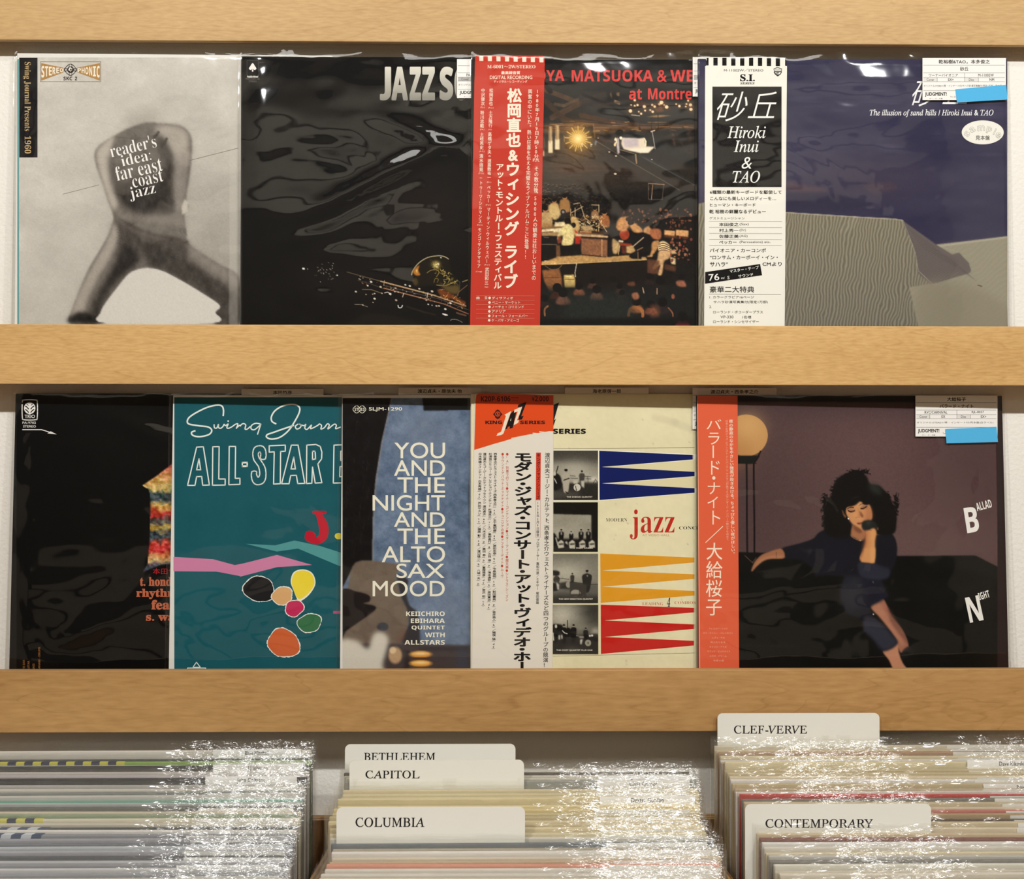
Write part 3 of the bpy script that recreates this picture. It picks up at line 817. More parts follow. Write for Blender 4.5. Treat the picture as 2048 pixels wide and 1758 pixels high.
    for k in range(34):
        x, y = 545 + rr.gauss(0, 55), 1408 + rr.gauss(0, 26); P.ell(x, y, 2.6, 2.2, (190, 180, 160), .6, .8)
    P.ell(415, 1386, 8, 5, (240, 238, 230), .8); P.ell(620, 1426, 6, 4, (230, 226, 214), .8)
    P.a += np.abs(P.r.normal(0, 1.0, P.a.shape))
    I = Ink(c, 0.0002); I.grid(P); I.build('cover_art', c.root); Ip.build('lettering', c.root)
    L = Ink(c, 0.0004).crop(470, 80, 3.0306)
    # silver condensed title: each letter fitted
    def sil(t, x0, x1, y0=162, y1=366):
        v, f = glyph(NB(t), 0.03, 4); a, b_ = v.min(0), v.max(0)
        q = np.stack([x0 + (v[:, 0] - a[0]) / (b_[0] - a[0]) * (x1 - x0) , y1 - (v[:, 1] - a[1]) / (b_[1] - a[1]) * (y1 - y0)], -1)
        k = ((q[:, 1] - y0) / (y1 - y0))[:, None]
        L.add(q, f, np.array((226, 222, 208.0)) * (1 - k) + np.array((140, 138, 128.0)) * k)
    sil('J', 878, 946); sil('A', 948, 1048); sil('Z', 1058, 1128); sil('Z', 1134, 1212); sil('S', 1240, 1322); sil('O', 1330, 1412); sil('U', 1422, 1500)
    L.frame(73, 123, 142, 228, 2.5, (70, 68, 62))
    for i in range(3): L.line([(142, 140), (160 + i * 10, 135)], 2, (70, 68, 62)); L.line([(142, 222), (160 + i * 8, 160)], 1.5, (70, 68, 62))
    wt = (240, 238, 230)
    L.poly(spl([(107, 140), (122, 160), (130, 174), (118, 182), (109, 176), (112, 190), (102, 190), (105, 176), (96, 182), (84, 174), (92, 160)], True, 3), wt)
    L.text(NB('Paddle Wheel'), 75, 216, 140, 228, wt, .02); L.text('PAP-25001-42', 66, 231, 150, 241, (110, 108, 100)); L.text('STEREO', 84, 246, 132, 256, (110, 108, 100))
    L.build('lettering', c.root, label='silver title lettering and white spade mark')
    film(c, 23, 0.0013, creases=((-0.02, 0.19, 0.45, 0.07, 2.2), (-0.03, 0.172, 0.5, 0.08, -1.8), (0.03, 0.232, -0.45, 0.05, 2.2), (0.04, 0.218, 0.35, 0.05, 1.6), (-0.1, 0.13, 0.25, 0.035, 1.8), (-0.06, 0.115, -0.1, 0.03, 1.6)))
    price_label(c, 914, 118, 1084, 196, 'クルセイダーズ', 'JAZZ SOUND', 'PADDLE WHEEL', 'PAP-25001', 'EX', 'EX+', shade=(180, 180, 176))
    return c

# --- 3: concert photograph with red paper strip ----------------------------------------------------
def rec_concert():
    c = Cov('record_sleeve', 942, 117, 1.6, 1.25, TOP_Y, 0.3, 'concert stage photograph record cover with a red paper strip on the upper shelf', group=G1)
    jacket(c, (16, 15, 15))
    P = Paint(1070, 119, 1400, 662, 1.1, (14, 13, 12))
    br, dk = (92, 66, 44), (30, 27, 24)
    P.crop(1080, 100, 6.278)
    P.poly([(0, 150), (2009, 150), (2009, 900), (0, 900)], (34, 33, 31), 4)
    P.noise(50, 26, 9)
    rr = random.Random(9)
    # roof trusses
    P.line([(60, 500), (330, 600), (470, 660)], 60, (84, 62, 44), .8, 1.5); P.line([(150, 850), (560, 640), (800, 560)], 70, (78, 58, 42), .85, 1.5)
    P.line([(80, 650), (230, 800), (420, 1000)], 70, (66, 50, 38), .8, 1.5); P.line([(520, 820), (900, 900), (1300, 960)], 60, (72, 48, 34), .8, 1.5)
    P.line([(190, 680), (300, 700), (480, 620)], 40, (96, 74, 54), .7, 1.5); P.line([(200, 800), (400, 900), (700, 920)], 60, (62, 46, 34), .8, 2)
    P.line([(130, 520), (60, 430), (30, 440)], 60, (14, 12, 10), .8, 2); P.poly([(480, 560), (700, 500), (860, 520), (840, 620), (620, 760), (520, 700)], (48, 44, 42), 3, .8)
    P.poly([(890, 520), (905, 610), (880, 560)], (120, 96, 70)); P.poly([(935, 620), (1008, 650), (1005, 690), (930, 665)], (146, 112, 80), .6); P.poly([(960, 535), (1000, 530), (995, 580), (955, 575)], (112, 88, 62), .6)
    P.poly([(920, 560), (960, 560), (990, 640), (930, 620)], (20, 16, 14), .8)
    P.line([(540, 560), (900, 700), (1200, 900)], 36, (26, 22, 20), .9, 2); P.line([(700, 700), (1100, 640), (1400, 700)], 30, (56, 44, 34), .7, 2)
    # brown balcony band
    P.poly([(40, 930), (500, 900), (1000, 930), (1950, 930), (1950, 970), (1200, 1030), (700, 1060), (300, 1040), (40, 1050)], (104, 72, 44), 2.5, .85)
    P.noise(22, 5, 12, None, np.exp(-((P.Y - 256) / 8) ** 2))
    for k in range(40):
        x = rr.uniform(60, 1900); y = 960 + rr.gauss(0, 34); P.line([(x, y), (x + rr.uniform(40, 200), y + rr.uniform(-8, 12))], rr.uniform(5, 16), rr.choice([(176, 126, 76), (140, 92, 52), (60, 40, 26), (200, 152, 96)]), .7)
    P.line([(40, 935), (520, 900), (1000, 940), (1600, 950)], 8, (36, 24, 16), .9)
    P.frame = None
    P.line([(520, 1010), (515, 950), (560, 925), (670, 930), (690, 1100)], 14, (126, 94, 62), .9); P.poly([(540, 960), (665, 960), (670, 1110), (560, 1100)], (20, 18, 16), 1)
    # bands of the hall behind
    P.poly([(0, 1100), (2009, 1050), (2009, 1758), (0, 1758)], (52, 42, 33), 8, .75)
    P.glow(350, 1400, 520, (84, 66, 48), .7, 260); P.glow(1500, 1300, 600, (26, 26, 26), .75, 240)
    P.poly([(100, 1480), (820, 1450), (880, 1500), (300, 1540)], (84, 52, 36), 5, .6); P.poly([(900, 1480), (1350, 1480), (1300, 1540), (900, 1530)], (66, 44, 34), 5, .5)
    for k in range(14): P.line([(60, 1250 + k * 30), (900 + k * 30, 1245 + k * 30)], 5, rr.choice([(90, 72, 54), (40, 32, 26)]), .35, 1.5)
    P.line([(700, 1140), (1200, 1440), (1750, 1758)], 12, (84, 76, 64), .8); P.line([(900, 1130), (1400, 1400), (1950, 1690)], 46, (44, 44, 42), .8, 2); P.line([(1100, 1050), (1500, 1200), (1950, 1420)], 90, (30, 31, 31), .9, 4)
    P.line([(1300, 1350), (1950, 1700)], 10, (84, 82, 76), .7)
    for k in range(26):
        x, y = rr.uniform(1600, 1900), rr.uniform(1000, 1300); P.poly([(x, y), (x + rr.uniform(20, 60), y + rr.uniform(-20, 30)), (x + rr.uniform(0, 60), y + rr.uniform(30, 70))], rr.choice([(70, 52, 44), (40, 42, 42), (96, 66, 54), (20, 20, 20)]), 1, .8)
    # spot with star
    P.glow(480, 1120, 190, (170, 120, 50), .8); P.glow(480, 1110, 95, (240, 196, 104), .95)
    for k in range(26):
        a = k * math.pi / 13 + .1; ln = 165 if k % 2 else 110
        P.line([(480, 1115), (480 + ln * math.cos(a), 1115 + ln * math.sin(a) * .95)], 14, (232, 188, 96), .8, .8, .5)
    P.glow(478, 1112, 46, (255, 232, 160), 1)
    for x0, y0, x1, y1 in ((105, 960, 158, 1290), (190, 940, 246, 1250), (40, 1090, 52, 1330)):
        P.poly([(x0 + 8, y0), (x1 - 8, y0), (x1, y1), (x0, y1)], (206, 170, 118), 1, .9); P.poly([(x0, y0 + 180), (x1, y0 + 180), (x1, y1), (x0, y1)], (240, 222, 178), 1, .9)
        P.line([(x0 + 14, y0 + 20), (x0 + 22, y1 - 120)], 8, (120, 84, 50), .6)
    P.line([(305, 1080), (305, 1150)], 8, (180, 140, 96), .8)
    # white hanging cloth
    P.ell(1000, 1045, 50, 46, (16, 14, 13), 1.5); P.poly([(1030, 1100), (1240, 1110), (1310, 1100), (1330, 1210), (1440, 1215), (1360, 1290), (1260, 1290), (1050, 1245), (1020, 1180)], (232, 214, 188), 1)
    P.poly([(1040, 1110), (1230, 1112), (1240, 1210), (1060, 1225)], (192, 178, 184), 2, .85); P.poly([(1060, 1250), (1430, 1220), (1360, 1288), (1260, 1292)], (250, 238, 212), 1.2, .9)
    P.line([(1310, 1110), (1330, 1150), (1325, 1205)], 16, (255, 240, 190), .9); P.poly([(968, 1100), (990, 1110), (1000, 1290), (975, 1310), (962, 1200)], (214, 196, 196), 1, .95)
    P.ell(950, 1140, 18, 40, (250, 232, 190), 1.2); P.ell(1015, 1105, 18, 20, (252, 240, 210), 1.2); P.ell(940, 1190, 14, 20, (250, 214, 150), 1)
    P.line([(1410, 1030), (1445, 1240)], 10, (150, 146, 140)); P.line([(1395, 1025), (1440, 1010)], 14, (214, 190, 170)); P.line([(1200, 1310), (1212, 1420)], 18, (150, 120, 86))
    P.line([(1000, 1250), (1180, 1300)], 10, (150, 130, 106), .8); P.line([(720, 1130), (940, 1150)], 26, (70, 44, 40), .8, 1.5)
    for x, y, r_ in ((530, 1180, 14), (530, 1205, 10), (645, 1185, 14), (640, 1205, 9), (870, 1280, 12), (955, 1330, 14), (945, 1555, 18), (1405, 1375, 9), (580, 1120, 7), (730, 1105, 8)): P.ell(x, y, r_, r_ * .6, (236, 216, 180), .8, .9)
    P.poly([(690, 1140), (715, 1140), (700, 1200), (685, 1190)], (120, 130, 146), 1)
    for x, y, r_ in ((1190, 630, 16), (1145, 690, 9), (1190, 700, 12), (1225, 690, 14), (1310, 710, 20), (1135, 765, 22), (1240, 775, 10), (1270, 800, 14), (1320, 760, 12), (1410, 690, 14), (1440, 710, 16), (1385, 755, 12), (1415, 775, 16), (1500, 680, 16), (1525, 660, 24), (1560, 690, 10), (1590, 715, 22), (1710, 680, 10), (1750, 705, 16), (1840, 680, 12), (1890, 690, 20), (1895, 745, 20), (1860, 635, 12), (1830, 710, 10)):
        P.glow(x, y, r_ * 2, (120, 70, 40), .6); P.ell(x, y, r_, r_ * .95, (255, 226, 176), 1, .95)
    P.poly([(1340, 840), (1480, 815), (1650, 822), (1500, 845)], (170, 126, 84), 1, .9); P.line([(1150, 815), (1250, 826)], 10, (206, 180, 140), .9)
    P.line([(1480, 720), (1485, 1000)], 9, (20, 15, 12), .9); P.line([(1400, 850), (1400, 1000)], 8, (20, 15, 12), .9); P.line([(1250, 920), (1255, 1000)], 7, (20, 15, 12), .9)
    P.poly([(1440, 740), (1530, 700), (1560, 770), (1470, 790)], (120, 76, 48), 1.5, .7); P.poly([(1200, 620), (1290, 640), (1380, 700), (1250, 680)], (76, 44, 34), 1.5, .7)
    P.line([(1360, 1675), (1365, 1758)], 8, (112, 96, 80)); P.line([(1365, 1675), (1560, 1690)], 9, (176, 134, 96)); P.line([(1420, 1700), (1418, 1758)], 8, (176, 134, 96)); P.poly([(1425, 1700), (1550, 1700), (1550, 1758), (1425, 1758)], (18, 15, 13), 1)
    # crowd and stage, lower half
    P.crop(1080, 370, 6.278)
    P.poly([(0, 0), (2009, 0), (2009, 1758), (0, 1758)], (24, 20, 17), 6, .0)
    P.poly([(0, 300), (2009, 200), (2009, 1800), (0, 1800)], (22, 18, 15), 10, .8)
    for k in range(620):
        x = rr.uniform(20, 1930); y = rr.uniform(-20, 480)
        if y < -20 + max(0, (x - 500)) * .28: continue
        f = max(.25, 1 - x / 1500)
        P.ell(x, y, 15, 17, (22, 16, 12), .8, .8)
        P.line([(x - 12, y - 4), (x - 2, y - 15), (x + 11, y - 8)], 6, tuple(v * f for v in (150, 110, 72)), .7)
    P.line([(1360, 0), (1360, 175), (1400, 182), (1540, 182)], 8, (90, 76, 62)); P.line([(1415, 0), (1400, 180)], 9, (186, 142, 104)); P.line([(1550, 0), (1535, 180)], 8, (110, 88, 70)); P.poly([(1420, 0), (1545, 0), (1530, 172), (1410, 172)], (14, 12, 11), 1)
    skin, warm, crm = (176, 122, 76), (206, 164, 106), (232, 206, 152)
    for k in range(240):
        x, y = rr.uniform(950, 1900), rr.uniform(300, 560)
        P.ell(x, y, rr.uniform(8, 22), rr.uniform(8, 22), rr.choice([(70, 34, 26), (112, 66, 44), (30, 20, 18), (146, 90, 60), (20, 22, 22), (14, 12, 12)]), .8, .8)
    def man(x, y, s_, top, hair=(20, 15, 12), lean=0):
        P.poly([(x - 45 * s_, y + 150 * s_), (x - 48 * s_, y + 50 * s_), (x - 25 * s_ + lean, y + 28 * s_), (x + 25 * s_ + lean, y + 28 * s_), (x + 50 * s_, y + 60 * s_), (x + 48 * s_, y + 150 * s_)], top, 1, 1, True)
        P.ell(x + lean, y, 26 * s_, 30 * s_, skin, 1); P.ell(x + lean - 3, y - 9 * s_, 29 * s_, 24 * s_, hair, 1)
    man(310, 145, 1.25, (158, 114, 66)); man(180, 195, 1.1, (196, 158, 98)); man(70, 300, 1.5, (190, 156, 104)); man(810, 345, 1.2, (156, 96, 56)); man(690, 300, .9, (150, 112, 76))
    P.poly([(110, 250), (230, 290), (260, 370), (190, 440), (120, 370)], (206, 176, 116), 1.4, .95, True); P.ell(290, 340, 34, 36, (30, 22, 16), 1); P.ell(290, 338, 16, 16, (140, 130, 120), 1)
    P.poly([(20, 470), (170, 500), (300, 480), (480, 540), (700, 590), (800, 600), (800, 700), (20, 620)], (150, 110, 66), 2, .8)
    for k in range(160):
        x, y = rr.uniform(380, 800), rr.uniform(380, 570)
        P.line([(x, y), (x + rr.uniform(-40, 40), y + rr.uniform(-16, 26))], rr.uniform(5, 16), rr.choice([(206, 170, 112), (120, 84, 50), (46, 30, 20), (242, 222, 172), (160, 116, 70)]), .8)
    for a, b_ in (((390, 350), (540, 270)), ((510, 250), (565, 420)), ((710, 390), (840, 590)), ((420, 240), (470, 230)), ((470, 230), (500, 225)), ((385, 300), (385, 390)), ((440, 290), (440, 400)), ((740, 250), (740, 340)), ((650, 250), (740, 252)), ((740, 480), (735, 590)), ((700, 370), (660, 420))): P.line([a, b_], 9, (206, 176, 130), .9)
    P.poly([(390, 400), (470, 420), (500, 540), (440, 620), (400, 500)], (206, 170, 108), 1.2, .95, True); P.ell(420, 505, 30, 34, (24, 17, 13), 1); P.poly([(430, 560), (470, 590), (450, 620)], (176, 42, 26), 1)
    P.poly([(500, 510), (640, 510), (690, 570), (560, 580)], (190, 160, 110), 1.2, .9); P.poly([(190, 470), (310, 460), (320, 520), (180, 520)], (238, 216, 166), 1, .95)
    P.poly([(20, 560), (270, 540), (300, 590), (160, 600), (20, 600)], (244, 226, 180), 1, .95); P.poly([(20, 590), (170, 580), (170, 605), (20, 612)], (90, 62, 36), .8)
    # pianist
    P.ell(347, 450, 40, 42, (20, 15, 11), 1); P.poly([(300, 510), (370, 492), (420, 560), (424, 690), (395, 752), (275, 752), (290, 640), (250, 640), (215, 700), (225, 620)], (226, 206, 142), 1.1, 1, True)
    P.poly([(222, 640), (262, 650), (270, 720), (220, 745)], (150, 70, 46), 1, .8); P.line([(330, 560), (320, 740)], 10, (196, 172, 112), .6)
    P.poly([(440, 640), (520, 640), (500, 740), (440, 740)], (176, 44, 26), 1)
    P.poly([(20, 600), (215, 590), (225, 640), (20, 640)], (176, 142, 96), .8, .9); P.poly([(20, 640), (215, 640), (210, 965), (60, 965), (20, 900)], (20, 15, 12), .8); P.poly([(200, 750), (255, 760), (252, 965), (205, 970)], (104, 72, 46), .8)
    P.line([(20, 745), (210, 748)], 8, (120, 106, 90)); P.line([(60, 955), (190, 958)], 12, (206, 196, 176)); P.line([(50, 655), (110, 660)], 8, (104, 88, 66))
    P.poly([(250, 770), (500, 750), (500, 830), (260, 830)], (14, 10, 8), .8)
    for x in (285, 365, 400, 480): P.line([(x, 820), (x + 4, 935)], 20, (16, 11, 8), 1)
    # stage floor
    P.poly([(20, 1000), (20, 975), (230, 900), (520, 880), (800, 905), (1120, 880), (1340, 910), (1340, 940), (800, 965), (230, 1000)], (196, 152, 92), 1, .95)
    P.poly([(20, 960), (240, 960), (230, 1002), (20, 1004)], (214, 170, 104), .8); P.line([(20, 1000), (600, 975), (1340, 938)], 10, (236, 196, 128), .8)
    P.poly([(480, 575), (870, 590), (860, 620), (500, 600)], (60, 36, 22), .8); P.poly([(500, 578), (650, 582), (650, 600), (500, 596)], (206, 140, 86), .6); P.poly([(860, 600), (930, 600), (935, 640), (870, 650)], (16, 11, 9), .8)
    P.poly([(445, 610), (860, 640), (850, 665), (440, 640)], (216, 182, 140), .8); P.poly([(520, 605), (660, 615), (640, 640), (520, 628)], (150, 120, 90), .8)
    P.poly([(515, 660), (850, 680), (850, 900), (520, 870)], (138, 92, 62), .8); P.poly([(515, 645), (850, 665), (850, 690), (515, 668)], (40, 24, 16), .8); P.poly([(850, 660), (910, 650), (905, 900), (850, 905)], (24, 17, 14), .8)
    P.line([(777, 690), (777, 910)], 18, (186, 138, 92)); P.line([(525, 875), (780, 900)], 8, (60, 36, 24)); P.noise(3, 3, 5)
    P.ell(1060, 620, 62, 70, (150, 58, 34), 1); P.poly([(1000, 720), (1150, 740), (1160, 770), (1010, 765)], (150, 56, 32), 1); P.poly([(1020, 770), (1085, 775), (1080, 870), (1030, 860)], (90, 36, 24), 1); P.line([(1000, 760), (985, 870)], 9, (206, 164, 110))
    P.poly([(910, 680), (960, 700), (1000, 740), (980, 850), (915, 850)], (206, 170, 116), 1.4, .95, True); P.poly([(990, 690), (1050, 700), (1040, 720), (985, 715)], (240, 226, 190), .8); P.poly([(1085, 770), (1165, 760), (1200, 830), (1140, 860), (1085, 850)], (206, 166, 110), 1, .95)
    P.poly([(970, 560), (965, 470), (1010, 410), (1090, 398), (1130, 440), (1100, 540), (1060, 580)], (196, 138, 82), 1.2, 1, True); P.ell(1105, 430, 30, 26, (40, 26, 18), 1)
    P.poly([(1130, 500), (1180, 480), (1260, 530), (1290, 590), (1200, 600), (1150, 560)], (206, 150, 92), 1.2, 1, True); P.ell(1140, 470, 40, 34, (26, 18, 13), 1)
    P.poly([(1300, 560), (1350, 520), (1400, 560), (1380, 620), (1310, 610)], (196, 144, 96), 1.2, 1, True); P.poly([(1380, 560), (1510, 560), (1510, 680), (1400, 660)], (186, 112, 72), 1.4, .9, True)
    P.poly([(1130, 640), (1300, 600), (1400, 660), (1380, 760), (1310, 800), (1180, 760)], (16, 12, 11), 1.2, 1, True); P.line([(1170, 770), (1300, 660)], 12, (196, 170, 140))
    P.poly([(1115, 890), (1280, 780), (1300, 830), (1270, 930), (1150, 925)], (20, 16, 14), .8); P.line([(1220, 820), (1290, 785)], 12, (140, 106, 72)); P.line([(1230, 840), (1232, 930)], 10, (120, 92, 66))
    for x0, y0, x1, y1 in ((1560, 565, 1695, 640), (1705, 560, 1865, 648)): P.poly([(x0, y0), (x1, y0 + 12), (x1 - 4, y1 + 8), (x0 + 2, y1 - 10)], (216, 162, 106), .8)
    P.poly([(1560, 625), (1860, 650), (1850, 680), (1560, 660)], (96, 52, 32), 1, .8)
    P.poly([(1500, 720), (1560, 705), (1630, 760), (1640, 840), (1500, 830), (1480, 780)], (236, 206, 154), 1, 1, True)
    for k in range(4): P.curve([(1490 + k * 4, 745 + k * 26), (1560, 735 + k * 27), (1640, 775 + k * 22)], 11, (70, 46, 32), .95)
    P.poly([(1500, 830), (1640, 840), (1620, 920), (1560, 960), (1530, 1120), (1480, 1120), (1510, 1000), (1440, 1060), (1410, 1040), (1470, 940)], (206, 164, 116), 1.1, 1, True)
    P.poly([(1410, 720), (1490, 700), (1480, 780), (1430, 860), (1380, 890), (1400, 820)], (206, 150, 92), 1, .95, True)
    P.poly([(1350, 890), (1420, 880), (1410, 900), (1345, 905)], (220, 170, 116), .8); P.poly([(1630, 900), (1700, 920), (1700, 1000), (1650, 990)], (226, 200, 150), 1, .95); P.poly([(1640, 820), (1715, 812), (1720, 860), (1650, 870)], (220, 180, 130), 1, .9)
    P.poly([(1345, 930), (1500, 950), (1480, 1120), (1345, 1110)], (104, 64, 44), 1.5, .85); P.poly([(1560, 990), (1710, 1020), (1700, 1090), (1560, 1060)], (96, 60, 40), 1.5, .8)
    for k in range(60):
        x, y = rr.uniform(1640, 1910), rr.uniform(640, 960); P.ell(x, y, rr.uniform(8, 20), rr.uniform(8, 22), rr.choice([(120, 60, 44), (30, 20, 18), (176, 120, 86), (146, 60, 44), (16, 14, 14)]), .8, .85)
    # stage front and people below
    P.poly([(20, 1010), (600, 985), (1340, 950), (1345, 1110), (1345, 1300), (20, 1300)], (24, 17, 13), 1, .95)
    P.line([(460, 985), (440, 1100), (445, 1150)], 12, (176, 166, 140)); P.curve([(60, 1010), (140, 1060), (230, 1050), (280, 995)], 7, (120, 96, 66))
    P.poly([(25, 1070), (245, 1055), (275, 1180), (275, 1300), (120, 1340), (50, 1200)], (146, 94, 54), 1.2, .95); P.line([(40, 1165), (270, 1160)], 9, (96, 56, 34))
    P.poly([(300, 1130), (425, 1125), (440, 1180), (440, 1285), (310, 1285), (300, 1180)], (206, 176, 106), 1, 1); P.line([(310, 1185), (430, 1185)], 9, (120, 88, 50)); P.line([(340, 1150), (390, 1150)], 14, (246, 226, 150))
    def head(x, y, r_, col): P.ell(x, y, r_, r_ * 1.05, (15, 13, 12), 1.2); P.poly([(x - r_ * 1.4, y + r_ * 2.4), (x - r_ * 1.1, y + r_ * 1.1), (x, y + r_ * .7), (x + r_ * 1.1, y + r_ * 1.1), (x + r_ * 1.5, y + r_ * 2.4)], col, 1.5, .9, True); P.ell(x, y, r_, r_, (14, 12, 11), 1.2)
    P.poly([(0, 1290), (2009, 1230), (2009, 1758), (0, 1758)], (26, 27, 25), 6, .9)
    for x, y, r_, cl in ((660, 1200, 40, (80, 54, 44)), (920, 1180, 44, (30, 24, 20)), (490, 1270, 46, (138, 84, 58)), (710, 1310, 52, (130, 84, 66)), (215, 1290, 56, (60, 34, 24)), (1000, 1270, 36, (60, 40, 32)), (1370, 1150, 40, (40, 28, 24)), (1510, 1200, 54, (30, 26, 24)), (1780, 1160, 40, (40, 34, 32)), (290, 1350, 60, (112, 76, 60)), (1210, 1460, 58, (156, 96, 60)), (1540, 1470, 58, (40, 32, 30)), (1390, 1500, 50, (120, 70, 52)), (1790, 1650, 60, (170, 56, 60)), (1030, 1350, 36, (40, 34, 30)), (60, 1420, 44, (40, 30, 26))):
        head(x, y, r_, cl)
    P.poly([(1710, 1210), (1800, 1200), (1835, 1270), (1780, 1280), (1720, 1260)], (160, 100, 74), 1.2, .9, True); P.poly([(1100, 1230), (1180, 1215), (1190, 1265), (1110, 1260)], (120, 72, 50), 1.4, .8, True); P.poly([(1150, 1370), (1220, 1350), (1245, 1420), (1180, 1440)], (176, 112, 80), 1.2, .9, True)
    P.line([(1290, 1290), (1305, 1355)], 12, (196, 160, 130)); P.line([(1470, 1300), (1468, 1370)], 10, (190, 150, 120)); P.ell(1670, 1400, 22, 32, (140, 84, 60), 1.2)
    P.curve([(1110, 1640), (1130, 1560), (1200, 1535), (1280, 1570), (1290, 1650)], 34, (176, 110, 62), .9); P.curve([(60, 1640), (60, 1560), (100, 1520)], 20, (140, 96, 66), .9)
    P.poly([(1380, 1520), (1480, 1510), (1500, 1640), (1400, 1680)], (130, 78, 56), 3, .6, True); P.curve([(1610, 1540), (1660, 1600), (1670, 1650)], 16, (150, 96, 66), .8)
    P.poly([(400, 1400), (1090, 1380), (1150, 1500), (1120, 1690), (300, 1700), (350, 1500)], (36, 40, 37), 8, .75, True)
    P.poly([(0, 1690), (1930, 1660), (1930, 1760), (0, 1760)], (12, 11, 11), 3, .8)
    lw = np.clip((P.Y - 415) / 20, 0, 1); f1 = field(P.r, P.H, P.W, 3.2, 3.2, 2); f2 = field(P.r, P.H, P.W, 1.6, 1.6, 1)
    P.a *= (1 + lw * (f1 * .09 + f2 * .03))[..., None]
    P.tf = (0, 0, 1)
    P.poly([(1389, 110), (1400, 110), (1400, 680), (1389, 680)], (10, 9, 9), .6, .95); P.poly([(940, 110), (1400, 110), (1400, 128), (940, 128)], (9, 9, 8), 2.5, .9)
    P.a += P.r.normal(0, 1.8, P.a.shape)
    I = Ink(c, 0.0002); I.rect(944, 119, 1074, 720, (14, 13, 12)); I.rect(1070, 660, 1557, 720, (14, 13, 12)); I.rect(1398, 119, 1557, 662, (14, 13, 12)); I.grid(P); I.build('cover_art', c.root)
    L = Ink(c, 0.0004).crop(1080, 100, 6.278)
    rd = (214, 66, 62)
    L.text(NB('MATSUOKA'), 398, 250, 1418, 396, rd, .006); L.text(NB('&'), 1470, 250, 1592, 402, rd, .006); L.text(NB('WE'), 1636, 250, 1925, 396, rd, .006); L.text(NB('NAOYA'), -300, 250, 305, 390, rd, .006)
    L.text(NB('at'), 1118, 490, 1280, 622, rd, .006); L.text(NB('Montre'), 1356, 482, 1905, 622, rd, .006)
    L.build('lettering', c.root, label='red printed lettering')
    # red paper strip
    ob = sheet(c, [(952, 111), (1087, 111.5), (1088.5, 118), (1079.5, 680), (939.5, 680), (950, 116)], 0.0009, 0.0004, 'paper_strip', (194, 58, 42))
    ob['label'] = 'red printed paper strip with white lettering'
    S = Ink(c, 0.0010).crop(940, 100, 6.28)
    wt = (246, 232, 210); rd2 = (194, 58, 42)
    S.poly([(72, 74), (920, 82), (940, 120), (860, 3642), (0, 3642), (55, 400)], rd2)
    for k in range(8): x = 115 + k * 108; S.poly([(x, 76 + k * 2), (x + 52, 77 + k * 2), (x + 52, 137 + k * 2.6), (x + 2, 136 + k * 2.6)], (238, 226, 204))
    S.text(SB('M-6001～2W/STEREO'), 218, 188, 822, 230, wt, -.004); S.text('最高録音質', 392, 266, 630, 306, wt, .02); S.text('DIGITAL RECORDING', 250, 322, 782, 366, wt, .004); S.text('ディジタル・レコーディング', 300, 380, 720, 412, wt, .01)
    S.crop(940, 100, 6.28)
    dn = (170, 0)
    def col_(t, xt, y0, xb, y1, w_, off=.0, hs=1.0, cl=wt, res=2): S.vert(t, xt, y0, xb, y1, w_, cl, off, res=res, hs=hs)
    # 1: large title, 2: subtitle, names, notes (coordinates run on into the lower crop: +1695)
    col_('松岡直也&', 562, 478, 540, 1410, 186, .035, 1.0, wt, 3)
    col_('ウィシング', 540, 1405, 522, 2335, 190, .035, 1.0, wt, 3); col_('ライブ', 515, 2440, 508, 3000, 186, .035, 1.0, wt, 3)
    col_('アット・モントルー・フェスティバル', 376, 1420, 345, 3005, 104, .025)
    col_('松岡直也', 268, 480, 262, 700, 52, .008); col_('土方隆行', 262, 760, 255, 975, 50, .008); col_('高橋ゲタ夫', 250, 1030, 243, 1310, 50, .008); col_('渡嘉敷祐一', 244, 1365, 240, 1625, 50, .008); col_('ペッカー', 238, 1700, 228, 1920, 46, .008); col_('マーティン・ウィルウェバー', 236, 1975, 210, 2680, 46, .008); col_('武田和三', 216, 2730, 206, 2950, 52, .008)
    col_('中沢健次', 165, 480, 160, 700, 50, .008); col_('粉川忠範', 155, 760, 150, 980, 50, .008); col_('土岐英史', 150, 1035, 146, 1250, 50, .008); col_('清水靖晃', 143, 1305, 140, 1530, 50, .008); col_('トゥーツ・シルマンス', 140, 1640, 125, 2180, 44, .008); col_('モンゴ・サンタマリア', 122, 2230, 110, 2740, 44, .008)
    for t, x, y in (('(Key.)', 262, 728), ('(G.)', 252, 1000), ('(B)', 246, 1335), ('(Dr.)', 238, 1662), ('(Per.)', 230, 1948), ('(Per.)', 214, 2700), ('(Tp.)', 158, 722), ('(Tb.)', 152, 1000), ('(A.S.)', 148, 1275), ('(T.S.)', 140, 1552), ('ゲスト', 138, 1608), ('(Harm)', 122, 2200), ('(Conga)', 112, 2785), ('(tp)', 206, 2978)):
        w_ = 11 * len(t); S.text(t, x - w_ / 2, y - 11, x + w_ / 2, y + 11, wt, 0, res=1)
    col_('1980年7月19日7時50分', 852, 490, 832, 1365, 60, .006, 1.0); S.text('P.M.', 790, 1365, 870, 1405, wt, .004)
    col_('その数分後、5000人の観衆は狂おしいまでの', 836, 1460, 800, 2895, 58, .006)
    col_('興奮の中にいた。熱い狂喜を伝える完璧なライブ・アルバムここに登場!!', 756, 490, 706, 2630, 56, .006)
    S.crop(940, 370, 6.28)
